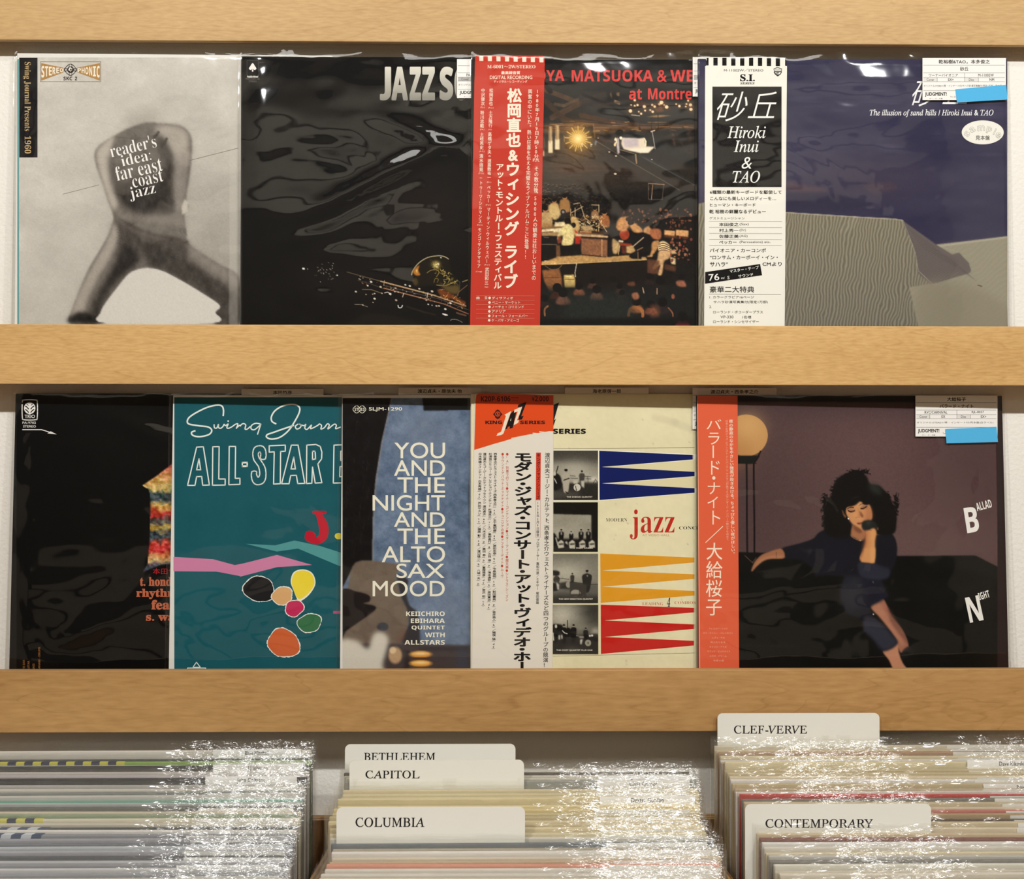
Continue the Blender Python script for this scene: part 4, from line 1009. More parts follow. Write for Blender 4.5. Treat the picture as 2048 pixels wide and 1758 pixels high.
    for k, t in enumerate(('ディサフィオ', 'ペニー・マーケット', 'ノーチェ・コリエンド', 'アドリア', 'フォール・フォーエバー', 'ケ・パサ・アミーゴ')):
        y = 1420 + k * 56; w_ = (265, 355, 400, 170, 450, 340)[k]
        S.ell(246 - k, y, 16, 16, wt, 14); S.text(t, 276 - k, y - 17, 276 + w_, y + 18, wt, .008); S.line([(78 - k, y - 28), (812 - k, y - 26)], 2.5, (230, 150, 130))
    S.text('曲', 80, 1402, 120, 1436, wt, .01); S.text('目', 188, 1402, 214, 1436, wt, .01)
    S.build('lettering', ob)
    film(c, 36, 0.0007, creases=((0.05, 0.27, 0.05, 0.1, 1.0), (0.0, 0.3, 0.02, 0.14, 1.2)))
    price_label(c, 1385.5, 114, 1555, 193, '松岡直也', 'LIVE AT MONTREUX', 'ワーナー', 'M-6001', 'EX', 'NM', shade=(180, 180, 176))
    return c

# --- 4: dunes at night with white paper strip -------------------------------------------------------
def rec_dunes():
    c = Cov('record_sleeve', 1396, 117, 1.6, 1.25, TOP_Y, 0.0, 'sand dunes and dark sky record cover with a white paper strip, upper shelf', group=G1)
    jacket(c, (38, 36, 50))
    P = Paint(1397, 118, 2015, 672, 1.6, (54, 52, 76))
    n_ = field(P.r, P.H, P.W, 20, 70, 4)
    P.a += (n_ * 8)[..., None] * np.array((1.05, 1, .8))
    n2 = field(P.r, P.H, P.W, 8, 60, 3); P.a += (np.clip(n2 - .35, 0, 1) * 22 * np.clip((400 - P.Y) / 200, 0, 1))[..., None]
    P.glow(1720, 360, 160, (66, 58, 74), .6, 60); P.glow(1500, 250, 160, (60, 58, 80), .5, 160); P.glow(1750, 540, 300, (44, 40, 62), .5, 90)
    P.crop(1380, 80, 3.0315)
    P.poly([(590, 860), (700, 880), (850, 910), (700, 925), (560, 910)], (84, 66, 74), 2.5, .75, True); P.poly([(1060, 880), (1200, 860), (1260, 900), (1120, 930)], (78, 62, 72), 3, .6, True)
    P.poly([(580, 925), (900, 935), (1100, 1000), (800, 1060), (580, 1045)], (42, 40, 58), 4, .5)
    def dunecol(lo, hi, ang, wl, mask, w2=.35):
        x, y = P.X, P.Y
        ca, sa = math.cos(ang), math.sin(ang)
        warp = field(P.r, P.H, P.W, 22, 22, 3) * 4.5
        q = (x * ca + y * sa + warp) / wl
        s_ = np.sin(q * 2 * math.pi) * .5 + .5
        s_ = s_ ** 1.3
        return np.asarray(lo, float) * (1 - s_[..., None]) + np.asarray(hi, float) * s_[..., None]
    A = np.zeros_like(P.X)
    def region(pts, colmap, blur=.8, al=1):
        keep = P.a.copy(); P.poly(pts, (0, 0, 0), blur, 1)   # mask through difference
        P2 = P.a; m_ = np.zeros(P.X.shape)
        P.a = np.zeros_like(keep); P.poly(pts, (255, 255, 255), blur, 1); m_ = P.a[..., 0] / 255 * al
        P.a = keep * (1 - m_[..., None]) + colmap * m_[..., None]
    big = [(-40, 1010), (90, 985), (90, 1060), (570, 1045), (1000, 1072), (1240, 1085), (1290, 1095), (1320, 1170), (1380, 1290), (1380, 1400), (1500, 1480), (1700, 1400), (1710, 1760), (-40, 1800)]
    rip = dunecol((110, 105, 88), (152, 145, 124), 0.12, 6.4, None)
    k = np.clip((P.Y - 430) / 220, 0, 1)[..., None]
    rip = rip * (1 - .05 * k) + np.array((-4, -3, 2.0)) * k
    region(big, rip)
    right = [(1490, 1240), (1925, 1190), (1960, 1190), (1960, 1800), (1400, 1800), (1330, 1500), (1500, 1470), (1700, 1410)]
    rc = dunecol((146, 141, 122), (150, 145, 126), 0.9, 9, None)
    region(right, rc)
    P.poly([(1500, 1245), (1925, 1190), (1925, 1200), (1510, 1255)], (172, 166, 148), .8, .9)
    region([(1290, 1095), (1500, 1245), (1590, 1300), (1630, 1288), (1690, 1350), (1705, 1400), (1690, 1415), (1460, 1480), (1390, 1420), (1350, 1230)], dunecol((98, 90, 88), (106, 98, 94), 0.9, 4, None))
    P.line([(90, 988), (90, 988)], 3, (150, 145, 130)); P.line([(578, 1046), (1000, 1073), (1240, 1086), (1290, 1094)], 7, (176, 170, 150), .8)
    P.line([(1290, 1095), (1330, 1190), (1365, 1290), (1385, 1400), (1470, 1480)], 6, (170, 163, 143), .5); P.line([(1500, 1245), (1630, 1288)], 4, (170, 160, 150), .4)
    for q in range(26):
        x0 = 1320 + q * 13; P.line([(x0, 1130 + q * 10), (x0 + 90, 1260 + q * 8)], 3, (84, 77, 76), .3)
    P.poly([(1400, 1480), (1720, 1500), (1940, 1640), (1940, 1760), (1420, 1760)], (134, 127, 108), 8, .6, True)
    P.glow(1560, 1600, 140, (128, 122, 104), .4)
    P.line([(1745, 1488), (1770, 1492)], 5, (60, 50, 44)); P.a += P.r.normal(0, 1.6, P.a.shape)
    I = Ink(c, 0.0002); I.grid(P)
    I.build('cover_art', c.root)
    L = Ink(c, 0.0004).crop(1820, 100, 8.371)
    wt = (240, 240, 240)
    v, f = glyph('砂丘', -0.004, 4)
    L.crop(1380, 80, 3.0315)
    L.text('砂', 1345, 240, 1500, 403, wt, -.004, shear=.35); L.text('丘', 1530, 240, 1700, 388, wt, -.004, shear=.35)
    L.text(SI('The illusion of sand hills / Hiroki Inui & TAO'), 1090, 420, 1840, 468, wt, .012)
    L.build('lettering', c.root, label='white italic printed lettering')
    # oval sticker
    ov = [(1776 + 42 * math.cos(a) , 0) for a in (0,)]
    cx, cy = 1380 + 1775 / 3.0315, 80 + 560 / 3.0315
    st = sheet(c, [(cx + 42 * math.cos(2 * math.pi * i / 48), cy + 24 * math.sin(2 * math.pi * i / 48)) for i in range(48)], 0.0007, 0.0002, 'oval_sticker', (240, 238, 228))
    st['label'] = 'white oval sample sticker'
    s = Ink(c, 0.0008).crop(1820, 100, 8.371)
    for i, ch in enumerate('sample'):
        a = (-66, -41, -13, 13, 35, 62)[i]; x, y = ((955, 1405), (1045, 1330), (1190, 1310), (1325, 1340), (1420, 1365), (1480, 1425))[i]
        h_ = (90, 90, 90, 110, 110, 90)[i]; w_ = (80, 86, 120, 86, 20, 86)[i]
        rt = (-55, -28, -5, 12, 25, 42)[i]
        s.text(ch, x - w_ / 2, y - h_ / 2, x + w_ / 2, y + h_ / 2, (120, 118, 110), .028, rot=rt); s.text(ch, x - w_ / 2 + 4, y - h_ / 2 + 4, x + w_ / 2 - 4, y + h_ / 2 - 4, (240, 238, 228), .006, rot=rt)
    s.text('見本盤', 1098, 1432, 1335, 1506, (30, 30, 30), 0)
    s.build('lettering', st)
    ob = sheet(c, [(1410, 114), (1572, 115.5), (1572, 132), (1574, 132), (1569, 685), (1408, 685), (1412, 131), (1417, 131)], 0.0009, 0.0004, 'paper_strip', (240, 238, 226))
    ob['label'] = 'white printed paper strip with black lettering'
    S = Ink(c, 0.0010).crop(1400, 100, 6.063)
    bk = (18, 17, 17)
    S.poly([(62, 195), (1050, 198), (1020, 3548), (50, 3548)], (240, 238, 226)); S.poly([(100, 92), (1040, 96), (1040, 200), (100, 196)], (240, 238, 226))
    for k in range(9):
        x = 162 + (k - 1) * 108
        if k == 0: S.rect(80, 96, 104, 186, bk); continue
        S.rect(x, 94, x + 52, 188 + k, bk)
    S.rect(1032, 98, 1046, 192, bk)
    S.text('M-11002W／STEREO', 290, 228, 768, 264, (60, 58, 56), .012); S.text(SB('S.I.'), 486, 294, 665, 380, bk, .02); S.text(SBI('SERIES'), 486, 392, 662, 418, bk, .02)
    e = (50, 50, 50)
    S.poly([(892, 226), (940, 206), (994, 226), (990, 262), (994, 268), (978, 296), (942, 322), (908, 296), (892, 268), (898, 262)], e); S.poly([(900, 232), (940, 214), (986, 232), (982, 258), (904, 258)], (226, 224, 214))
    for k in range(5): S.line([(912 + k * 15, 252), (922 + k * 13, 226)], 3, e)
    S.poly([(906, 272), (930, 268), (926, 290)], (232, 230, 220)); S.poly([(944, 300), (955, 268), (984, 272), (966, 292)], (232, 230, 220)); S.line([(935, 300), (940, 272)], 5, (232, 230, 220))
    S.rect(150, 444, 989, 1662, bk)
    wt = (244, 243, 236)
    S.text('砂', 205, 505, 575, 865, wt, -.008, shear=.3, res=5); S.text('丘', 578, 505, 930, 826, wt, -.008, shear=.3, res=5)
    S.text(SI('Hiroki'), 330, 920, 798, 1070, wt, .006, res=5); S.text(SI('Inui'), 408, 1098, 712, 1240, wt, .006, res=5); S.text('&', 505, 1298, 630, 1440, wt, -.004, shear=.2, res=5); S.text(SI('TAO'), 396, 1466, 728, 1610, wt, .006, res=5)
    S.crop(1400, 370, 6.063)
    tx = lambda t, x0, y0, x1, y1, off=.012, cl=bk: S.text(t, x0, y0, x1, y1, cl, off)
    tx('6種類の最新キーボードを駆使して', 120, 64, 990, 110, .022); tx('こんなにも美しいメロディーを…', 124, 140, 922, 186, .018); tx('ヒューマン・キーボード', 120, 222, 672, 262, .018); tx('乾 裕樹の鮮麗なるデビュー', 112, 298, 798, 346, .02)
    tx('ゲストミュージシャン', 114, 386, 540, 420, .0, (70, 68, 64))
    for y in (442, 515, 587, 659, 732): S.line([(110, y), (993, y + 2)], 3, (90, 88, 84))
    for k, (a, b_, x1, x2) in enumerate((('本田俊之', '(Sax)', 468, 592), ('村上秀一', '(Dr)', 466, 556), ('佐藤正美', '(AG)', 468, 576), ('ペッカー', '(Percussions) etc.', 442, 854))):
        y = 458 + k * 72; tx(a, 232, y, x1, y + 42, .018); tx(b_, 480, y + 2, x2, y + 38, 0, (70, 68, 64))
    tx('パイオニア・カーコンポ', 118, 768, 798, 816, .014); tx('“ロンサム・カーボーイ・イン・', 120, 852, 942, 902, .014); tx('サハラ”', 120, 934, 338, 990, .014); tx('CMより', 758, 934, 990, 982, .014)
    S.poly([(62, 1056), (728, 958), (752, 1094), (60, 1198)], bk)
    S.text('マスター・テープ', 358, 1002, 714, 1042, wt, .014, rot=-8); S.text('サウンド', 462, 1078, 644, 1114, wt, .014, rot=-8); S.text('76', 104, 1078, 232, 1158, wt, .01, rot=-4); S.text('cm/', 255, 1112, 298, 1140, wt, 0); S.text('S', 332, 1104, 356, 1142, wt, 0)
    tx('豪華二大特典', 118, 1228, 656, 1304, .008); S.line([(110, 1322), (983, 1326)], 3, (90, 88, 84))
    for t, x0, y0, x1, y1 in (('1. カラーグラビア16ページ', 114, 1342, 655, 1376), ('サハラ砂漠写真集付(限定1万部)', 162, 1402, 822, 1440), ('2.', 112, 1462, 142, 1492), ('ローランド・ボコーダープラス', 160, 1522, 762, 1558), ('VP-330', 248, 1584, 405, 1616), ('1名様', 512, 1584, 622, 1620), ('ローランド・シンセサイザー', 160, 1640, 712, 1676)): tx(t, x0, y0, x1, y1, 0, (70, 68, 66))
    S.build('lettering', ob)
    film(c, 42, 0.0007, creases=((0.02, 0.292, 0.02, 0.16, 1.5), (0.1, 0.2, 0.2, 0.05, .8), (-0.02, 0.24, 0.25, 0.05, .8)))
    price_label(c, 1845, 116, 2012, 200, '乾裕樹&TAO，本多俊之', '砂丘', 'ワーナーパイオニア', 'M-11002W', 'EX+', 'NM',
                tape=[(1911, 178.5), (2012.5, 169.5), (2015, 199), (1914, 205)], note='オリジナル/STEREO/帯・インサート付/サハラ砂漠写真集付/限定1万部・見本盤')
    return c

# --- 5: black cover with the colourful tree shape ---------------------------------------------------
def rec_trio():
    c = Cov('record_sleeve', 31, 787, 3.1, 1.7, LOW_Y, 0.0, 'plain black record cover with orange lettering at its edge, leftmost on the lower shelf', group=G2)
    jacket(c, (13, 12, 12))
    P = Paint(33, 789, 350, 1362, 2.0, (5, 5, 5))
    P.crop(0, 760, 2.98)
    rr = random.Random(3)
    shape = [(848, 630), (930, 575), (1020, 505), (1060, 480), (1060, 1200), (1020, 1100), (960, 1100), (910, 1120), (850, 1145), (880, 1100), (886, 1020), (893, 900), (897, 760), (895, 680), (885, 650)]
    keep = P.a.copy(); P.a = np.zeros_like(keep); P.poly(shape, (255, 255, 255), .6, 1); m_ = P.a[..., 0] / 255; P.a = keep
    bands = [(505, (196, 96, 76)), (600, (214, 166, 96)), (650, (200, 178, 110)), (680, (52, 68, 70)), (715, (60, 74, 78)), (745, (204, 166, 80)), (770, (186, 120, 60)), (800, (188, 40, 36)), (830, (70, 60, 56)), (860, (80, 74, 66)), (885, (206, 168, 82)), (915, (52, 62, 66)), (945, (44, 56, 62)), (975, (200, 70, 50)), (1010, (204, 60, 60)), (1040, (196, 120, 70)), (1070, (206, 170, 110)), (1095, (96, 90, 96)), (1130, (60, 70, 90)), (1160, (40, 40, 50))]
    ys = np.array([760 + b_[0] / 2.98 for b_ in bands]); cs = np.array([b_[1] for b_ in bands], float)
    yy = P.Y + field(P.r, P.H, P.W, 5, 6, 3) * 7
    cm = np.stack([np.interp(yy, ys, cs[:, k]) for k in range(3)], -1) + (field(P.r, P.H, P.W, 2.5, 3, 2) * 40)[..., None] + P.r.normal(0, 8, P.a.shape)
    P.a = P.a * (1 - m_[..., None]) + np.clip(cm, 10, 240) * m_[..., None]
    P.ell(1040, 1128, 100, 34, (6, 6, 6), 1)
    I = Ink(c, 0.0002); I.grid(P); I.build('cover_art', c.root)
    L = Ink(c, 0.0004).crop(0, 760, 2.98)
    wt = (238, 236, 228); og = (190, 104, 72)
    L.line(spl([(133, 132), (145, 119), (210, 119), (222, 132), (222, 222), (210, 237), (145, 237), (133, 222)], True, 5), 6, wt)
    L.ell(177, 168, 34, 35, wt); L.line([(177, 140), (177, 206)], 6, wt)
    for s_ in (-1, 1):
        for k, y in enumerate((150, 170)): L.curve([(177 + s_ * 6, y + 24), (177 + s_ * 16, y + 12), (177 + s_ * 27, y + 5)], 6, K0)
        L.curve([(177 + s_ * 7, 152), (177 + s_ * 14, 146), (177 + s_ * 20, 142)], 4, K0)
    L.text('TRIO', 147, 207, 208, 227, wt, .014); L.text('PA-9702', 134, 248, 214, 261, wt, .006); L.text('STEREO', 138, 270, 214, 283, wt, .006)
    L.line([(133, 296), (250, 296)], 5, wt); L.line([(248, 296), (318, 318)], 5, wt); L.poly([(302, 306), (338, 324), (282, 318)], wt)
    L.text('本田竹彦', 910, 1122, 1096, 1158, (190, 40, 46), -.004)
    for t, x0, y0, x1, y1 in (('t. honda', 834, 1174, 1056, 1228), ('rhythm', 812, 1244, 1062, 1306), ('featuring', 902, 1310, 1240, 1384), ('s. watanabe', 870, 1386, 1290, 1436)): L.text(SB(t), x0, y0, x1, y1, og, .022)
    def up(t, x, y, sz, col):
        v, f = glyph(t, .0, 2); q = np.stack([x - v[:, 1] * sz, y - v[:, 0] * sz], -1); L.add(q, f, col)
    og2 = (176, 116, 60)
    for t, x, y in (('TAKEHIKO HONDA - PIANO', 116, 1994), ('KAZUO SOMEYA - ALTO SAX', 148, 1898), ('TAKAO NAOI - GUITAR', 176, 1860), ('YOSHIO SUZUKI - BASS', 206, 1872), ('FUMIO WATANABE - DRUMS', 240, 1818)):
        up(t, x, y, 17.5, og2)
    L.build('lettering', c.root, label='orange and white printed lettering')
    film(c, 57, 0.0011, creases=((0.0, 0.27, -0.3, 0.06, 2.2), (0.03, 0.255, -0.4, 0.05, -1.6), (-0.08, 0.08, 0.4, 0.04, 1.6), (-0.1, 0.045, -0.1, 0.07, 1.8)))
    price_label(c, 483, 778, 647, 858, '本田竹彦', 'リズム', 'トリオ', 'PA-9702', 'EX', 'EX')
    return c

# --- 6: teal cover with torn paper dots ------------------------------------------------------------
def rec_teal():
    c = Cov('record_sleeve', 346, 790, 3.1, 1.7, LOW_Y, 0.0, 'teal record cover with torn paper dots and white outlined lettering on the lower shelf', group=G2)
    jacket(c, (226, 224, 216))
    P = Paint(348.6, 794.5, 700, 1362, 3.0, (21, 88, 98)); P.noise(40, 40, 2.2); P.noise(4, 4, 1.6)
    I = Ink(c, 0.0002); I.grid(P)
    I.crop(0, 760, 2.98)
    pk, t2 = (206, 128, 166), (84, 152, 152)
    I.poly([(1034, 1054), (1270, 1068), (1400, 1103), (1490, 1085), (1490, 1155), (1440, 1170), (1290, 1142), (1034, 1140)], pk)
    I.crop(480, 760, 2.979)
    I.poly([(0, 1098), (220, 1042), (430, 1102), (220, 1115), (0, 1172)], pk); I.poly([(35, 976), (210, 985), (325, 956), (480, 990), (590, 1025), (700, 1062), (700, 1140), (585, 1105), (345, 1004), (220, 1022)], t2); I.rect(556, 1376, 700, 1392, (176, 84, 120))
    def torn(cx, cy, rx, ry, col, sd, edge=(232, 234, 226), hole=None):
        r_ = random.Random(sd); ph = [r_.uniform(0, 6.3) for _ in range(4)]
        def ring(g, j, n=72):
            return [(cx + (rx + g) * (1 + .07 * math.sin(2 * t + ph[0]) + .045 * math.sin(3 * t + ph[1]) + .03 * math.sin(5 * t + ph[2]) + r_.uniform(-j, j)) * math.cos(t),
                     cy + (ry + g) * (1 + .07 * math.sin(2 * t + ph[0]) + .045 * math.sin(3 * t + ph[1]) + .03 * math.sin(5 * t + ph[2]) + r_.uniform(-j, j)) * math.sin(t)) for t in [2 * math.pi * i / n for i in range(n)]]
        I.poly(ring(5, .035), edge); I.poly(ring(0, .014), col)
    torn(114, 1246, 86, 78, (28, 28, 30), 1)
    torn(252, 1286, 62, 50, (220, 172, 116), 5)
    I.poly(spl([(376, 1128), (430, 1150), (450, 1210), (420, 1270), (372, 1312), (345, 1312), (318, 1250), (302, 1200), (320, 1145)], True, 4), (236, 236, 224)); I.poly(spl([(376, 1134), (425, 1154), (444, 1210), (414, 1264), (362, 1304), (335, 1290), (316, 1240), (308, 1200), (326, 1150)], True, 4), (240, 216, 60))
    torn(324, 1360, 52, 48, (196, 44, 90), 9); torn(414, 1448, 68, 54, (52, 112, 72), 12); torn(260, 1568, 94, 82, (206, 98, 52), 15)
    I.poly(spl([(435, 780), (512, 782), (508, 798), (490, 800), (520, 850), (528, 900), (516, 945), (480, 975), (440, 978), (400, 960), (385, 938), (395, 905), (420, 898), (448, 915), (448, 935), (466, 930), (474, 900), (462, 840), (450, 800), (438, 800)], True, 3), (190, 26, 48))
    I.ell(588, 930, 24, 19, (214, 200, 60))
    I.build('cover_art', c.root)
    L = Ink(c, 0.0004).crop(0, 760, 2.98); wt = (232, 238, 230)
    tl = (21, 88, 98)
    # script title drawn as pen strokes
    def cv(pts, w_=8): L.curve(pts, w_, wt, w_, 7)
    cv([(1330, 215), (1332, 180), (1322, 155), (1290, 150), (1230, 165), (1160, 200), (1122, 230), (1122, 260), (1180, 272), (1240, 280), (1262, 300), (1245, 325), (1190, 338), (1150, 330), (1142, 312), (1165, 302)], 9)
    def small(x0, sc, strokes):
        for st_ in strokes: cv([(x0 + a * sc, 290 - b_ * sc) for a, b_ in st_], 7)
    L.crop(0, 760, 2.98)
    small(1268, 1, [[(8, 26), (10, 6), (24, 4), (34, 26), (34, 8), (46, 2), (60, 12), (68, 28)], [(68, 28), (76, 18), (92, 28), (84, 8), (92, 2), (112, 10), (134, 26)], [(134, 26), (150, 28), (140, 0)], [(141, 4), (150, 12), (162, 22)]])
    L.ell(1360, 245, 5, 5, wt)
    L.crop(480, 760, 2.979)
    cv([(0, 276), (10, 264), (22, 260), (34, 268), (30, 292), (44, 292), (62, 276)], 7)
    cv([(122, 262), (94, 258), (70, 270), (66, 290), (86, 296), (116, 272), (124, 262), (112, 300), (104, 325)], 7)
    cv([(216, 262), (190, 246), (188, 216), (212, 180), (262, 152), (320, 146), (352, 160), (354, 190), (330, 240), (290, 300), (240, 340), (190, 352), (160, 342), (162, 326), (200, 312), (262, 290), (322, 270)], 9)
    cv([(346, 262), (330, 276), (338, 292), (358, 284), (364, 268), (350, 262), (380, 272), (392, 264), (386, 286), (400, 294), (426, 268), (420, 290), (446, 280), (466, 268), (474, 262), (486, 272), (482, 292), (502, 284), (520, 262), (532, 268), (524, 292), (560, 264), (574, 270), (570, 290), (600, 280)], 7)
    L.crop(0, 760, 2.98)
    def outl(t, x0, y0, x1, y1, rot=0):
        L.text(NB(t), x0, y0, x1, y1, wt, .034, rot=rot, res=4); L.text(NB(t), x0 + 8, y0 + 7, x1 - 8, y1 - 7, tl, -.012 if t != 'I' else .03, rot=rot, res=4)
    # hollow letters as outlines of polygons
    def hol(polys, cr):
        L.crop(*cr)
        for p in polys: L.line(list(p) + [p[0]], 7, wt)
    cA = (0, 760, 2.98)
    hol([[(1118, 628), (1172, 400), (1212, 398), (1248, 626), (1208, 627), (1202, 575), (1172, 576), (1162, 628)], [(1172, 535), (1196, 535), (1186, 470)],
         [(1268, 398), (1306, 397), (1304, 590), (1342, 590), (1342, 626), (1266, 627)], [(1366, 396), (1404, 396), (1402, 586), (1430, 586), (1430, 622), (1364, 624)], [(1444, 494), (1474, 493), (1474, 515), (1444, 516)]], cA)
    cB = (480, 760, 2.979)
    hol([[(14, 491), (42, 490), (42, 511), (14, 512)],
         list(map(tuple, spl([(152, 470), (154, 425), (138, 396), (108, 392), (84, 406), (76, 440), (84, 480), (110, 515), (118, 560), (108, 580), (98, 560), (98, 545), (70, 546), (70, 590), (86, 618), (112, 624), (140, 612), (154, 580), (152, 530), (136, 496), (112, 460), (110, 435), (120, 430), (124, 445), (122, 470)], True, 2))),
         [(174, 392), (270, 388), (270, 424), (242, 426), (240, 618), (200, 620), (204, 428), (174, 430)],
         [(248, 618), (306, 388), (346, 388), (386, 616), (344, 617), (336, 568), (302, 569), (292, 618)], [(304, 530), (330, 530), (320, 460)],
         [(398, 388), (452, 384), (478, 396), (488, 430), (486, 470), (464, 500), (488, 612), (448, 614), (432, 518), (428, 615), (396, 617)], [(432, 424), (448, 424), (450, 470), (432, 474)],
         [(560, 388), (680, 384), (680, 420), (600, 424), (600, 480), (680, 478), (680, 512), (596, 516), (594, 576), (680, 574), (680, 612), (556, 614)]], cB)
    L.crop(0, 760, 2.98); L.line([(1150, 1712), (1171, 1682), (1194, 1712), (1150, 1712)], 5, wt); L.rect(1116, 1714, 1228, 1719, wt); L.line([(1118, 1719), (1118, 1760)], 5, wt); L.line([(1226, 1719), (1226, 1760)], 5, wt)
    L.build('lettering', c.root, label='white script and outlined lettering')
    film(c, 63, 0.0008, creases=((-0.02, 0.285, 0.15, 0.05, 1.6), (-0.07, 0.09, 0.5, 0.03, 1.3)))
    price_label(c, 797, 775, 962, 857, '渡辺貞夫・原信夫 他', 'SWING JOURNAL', 'キング', 'SKC-3', 'EX', 'EX')
    return c

# --- 7: blue and black cover ----------------------------------------------------------------------
def rec_alto():
    c = Cov('record_sleeve', 684, 790, 3.1, 1.7, LOW_Y, 0.0, 'blue and black torn paper record cover with cream title lettering, third on the lower shelf', group=G2)
    jacket(c, (228, 224, 216))
    P = Paint(685, 796, 942, 1362, 1.8, (100, 118, 143))
    nz = field(P.r, P.H, P.W, 9, 7, 3); P.a += (nz * 12)[..., None]; P.noise(3.5, 2.5, 7); P.noise(40, 30, 12)
    P.glow(850, 860, 60, (120, 132, 150), .6, 50); P.glow(900, 1240, 60, (120, 132, 150), .5, 90)
    P.crop(480, 760, 2.979)
    P.poly([(600, 90), (910, 90), (880, 240), (850, 370), (815, 600), (800, 800), (796, 1000), (796, 1090), (700, 1090), (660, 1150), (600, 1260)], (150, 142, 140), 1, .7)
    P.poly([(600, 90), (904, 90), (872, 240), (842, 370), (806, 600), (792, 800), (786, 1090), (690, 1100), (655, 1150), (600, 1260)], (13, 11, 12), .9)
    rr = random.Random(6)
    for k in range(60):
        x = 625 + rr.uniform(0, 150); y = rr.uniform(120, 1000); P.line([(x, y), (x - rr.uniform(6, 16), y + rr.uniform(30, 90))], 2.5, (46, 42, 42), .5)
    P.poly([(1085, 90), (1380, 90), (1380, 180), (1095, 182)], (12, 12, 13), .8)
    P.poly([(690, 1086), (900, 1090), (960, 1110), (930, 1160), (935, 1200), (960, 1290), (1000, 1370), (1005, 1430), (980, 1540), (900, 1580), (620, 1580), (608, 1480), (640, 1420), (605, 1400), (605, 1250), (640, 1250)], (112, 98, 84), 1.2, 1, True)
    P.noise(12, 10, 4); P.poly([(600, 1262), (700, 1262), (770, 1285), (770, 1320), (735, 1330), (800, 1345), (805, 1370), (740, 1420), (640, 1490), (600, 1530)], (30, 24, 24), 1, 1, True)
    P.poly([(935, 1160), (1000, 1190), (990, 1260), (1010, 1340), (1060, 1400), (1065, 1580), (960, 1560), (1005, 1460), (1000, 1380), (960, 1290), (940, 1200)], (40, 36, 38), 1.5, .9, True)
    P.poly([(930, 1500), (985, 1480), (970, 1560), (930, 1560)], (110, 80, 66), 2, .7, True); P.poly([(770, 1430), (960, 1430), (940, 1540), (860, 1560), (700, 1530)], (106, 92, 80), 3, .7, True)
    P.poly([(600, 1565), (1380, 1580), (1380, 1760), (600, 1760)], (66, 56, 54), 2, .95); P.poly([(1065, 1590), (1370, 1590), (1370, 1620), (1070, 1610)], (50, 46, 50), 1.5, .8)
    P.ell(850, 1470, 34, 26, (50, 54, 66), 3, .8); P.poly([(600, 1560), (700, 1555), (760, 1600), (800, 1510), (860, 1510), (885, 1560), (850, 1700), (870, 1760), (600, 1760)], (212, 206, 190), 4, .97, True)
    P.ell(925, 1640, 40, 50, (196, 160, 118), 5, .9); P.ell(910, 1610, 20, 20, (236, 210, 170), 3, .7)
    P.poly([(985, 1640), (1010, 1610), (1010, 1760), (975, 1760)], (40, 34, 34), 3, .8)
    for y, cl in ((1634, (230, 160, 70)), (1688, (238, 168, 70)), (1740, (200, 150, 96))): P.ell(1076, y, 64, 20, cl, 3, .95); P.ell(1076, y - 4, 40, 8, (250, 222, 160), 3, .8)
    P.ell(1076, 1660, 60, 8, (80, 50, 34), 2, .8); P.ell(1076, 1712, 60, 6, (110, 70, 44), 2, .8)
    P.line([(1360, 600), (1372, 1500)], 3, (56, 60, 70), .6)
    P.poly([(1290, 1600), (1380, 1590), (1380, 1760), (1290, 1760)], (60, 66, 84), 4, .5)
    P.a += P.r.normal(0, 2.2, P.a.shape)
    I = Ink(c, 0.0002); I.grid(P); I.build('cover_art', c.root)
    L = Ink(c, 0.0004).crop(480, 760, 2.979); cr = (240, 236, 214)
    for t, x0, y0, x1, y1 in (('YOU', 920, 372, 1222, 467), ('AND', 918, 478, 1222, 571), ('THE', 938, 580, 1222, 672), ('NIGHT', 790, 685, 1222, 779), ('AND', 918, 788, 1222, 875), ('THE', 938, 885, 1222, 977), ('ALTO', 845, 990, 1222, 1087), ('SAX', 932, 1094, 1218, 1180), ('MOOD', 790, 1196, 1220, 1290)): L.text(t, x0, y0, x1, y1, cr, .006, res=5)
    for t, x0, y0, x1, y1 in (('KEIICHIRO', 990, 1379, 1220, 1406), ('EBIHARA', 1018, 1421, 1220, 1448), ('QUINTET', 1022, 1463, 1220, 1491), ('WITH', 1102, 1505, 1220, 1532), ('ALLSTARS', 980, 1549, 1220, 1577)): L.text(NB(t), x0, y0, x1, y1, cr, .004)
    for x in (695, 728): L.line(spl([(x, 153), (x + 22, 175), (x, 197), (x - 22, 175)], True, 5), 3, cr)
    L.text('ST', 683, 166, 706, 184, cr, .01); L.text('33', 718, 166, 742, 184, cr, .01); L.text('SLJM-1290', 768, 162, 966, 188, cr, .012)
    L.build('lettering', c.root, label='cream printed lettering')
    film(c, 71, 0.0006)
    price_label(c, 1130, 775, 1297, 857, '海老原啓一郎', 'アルトサックス・ムード', 'ビクター', 'SLJM-1290', 'EX', 'EX')
    return c

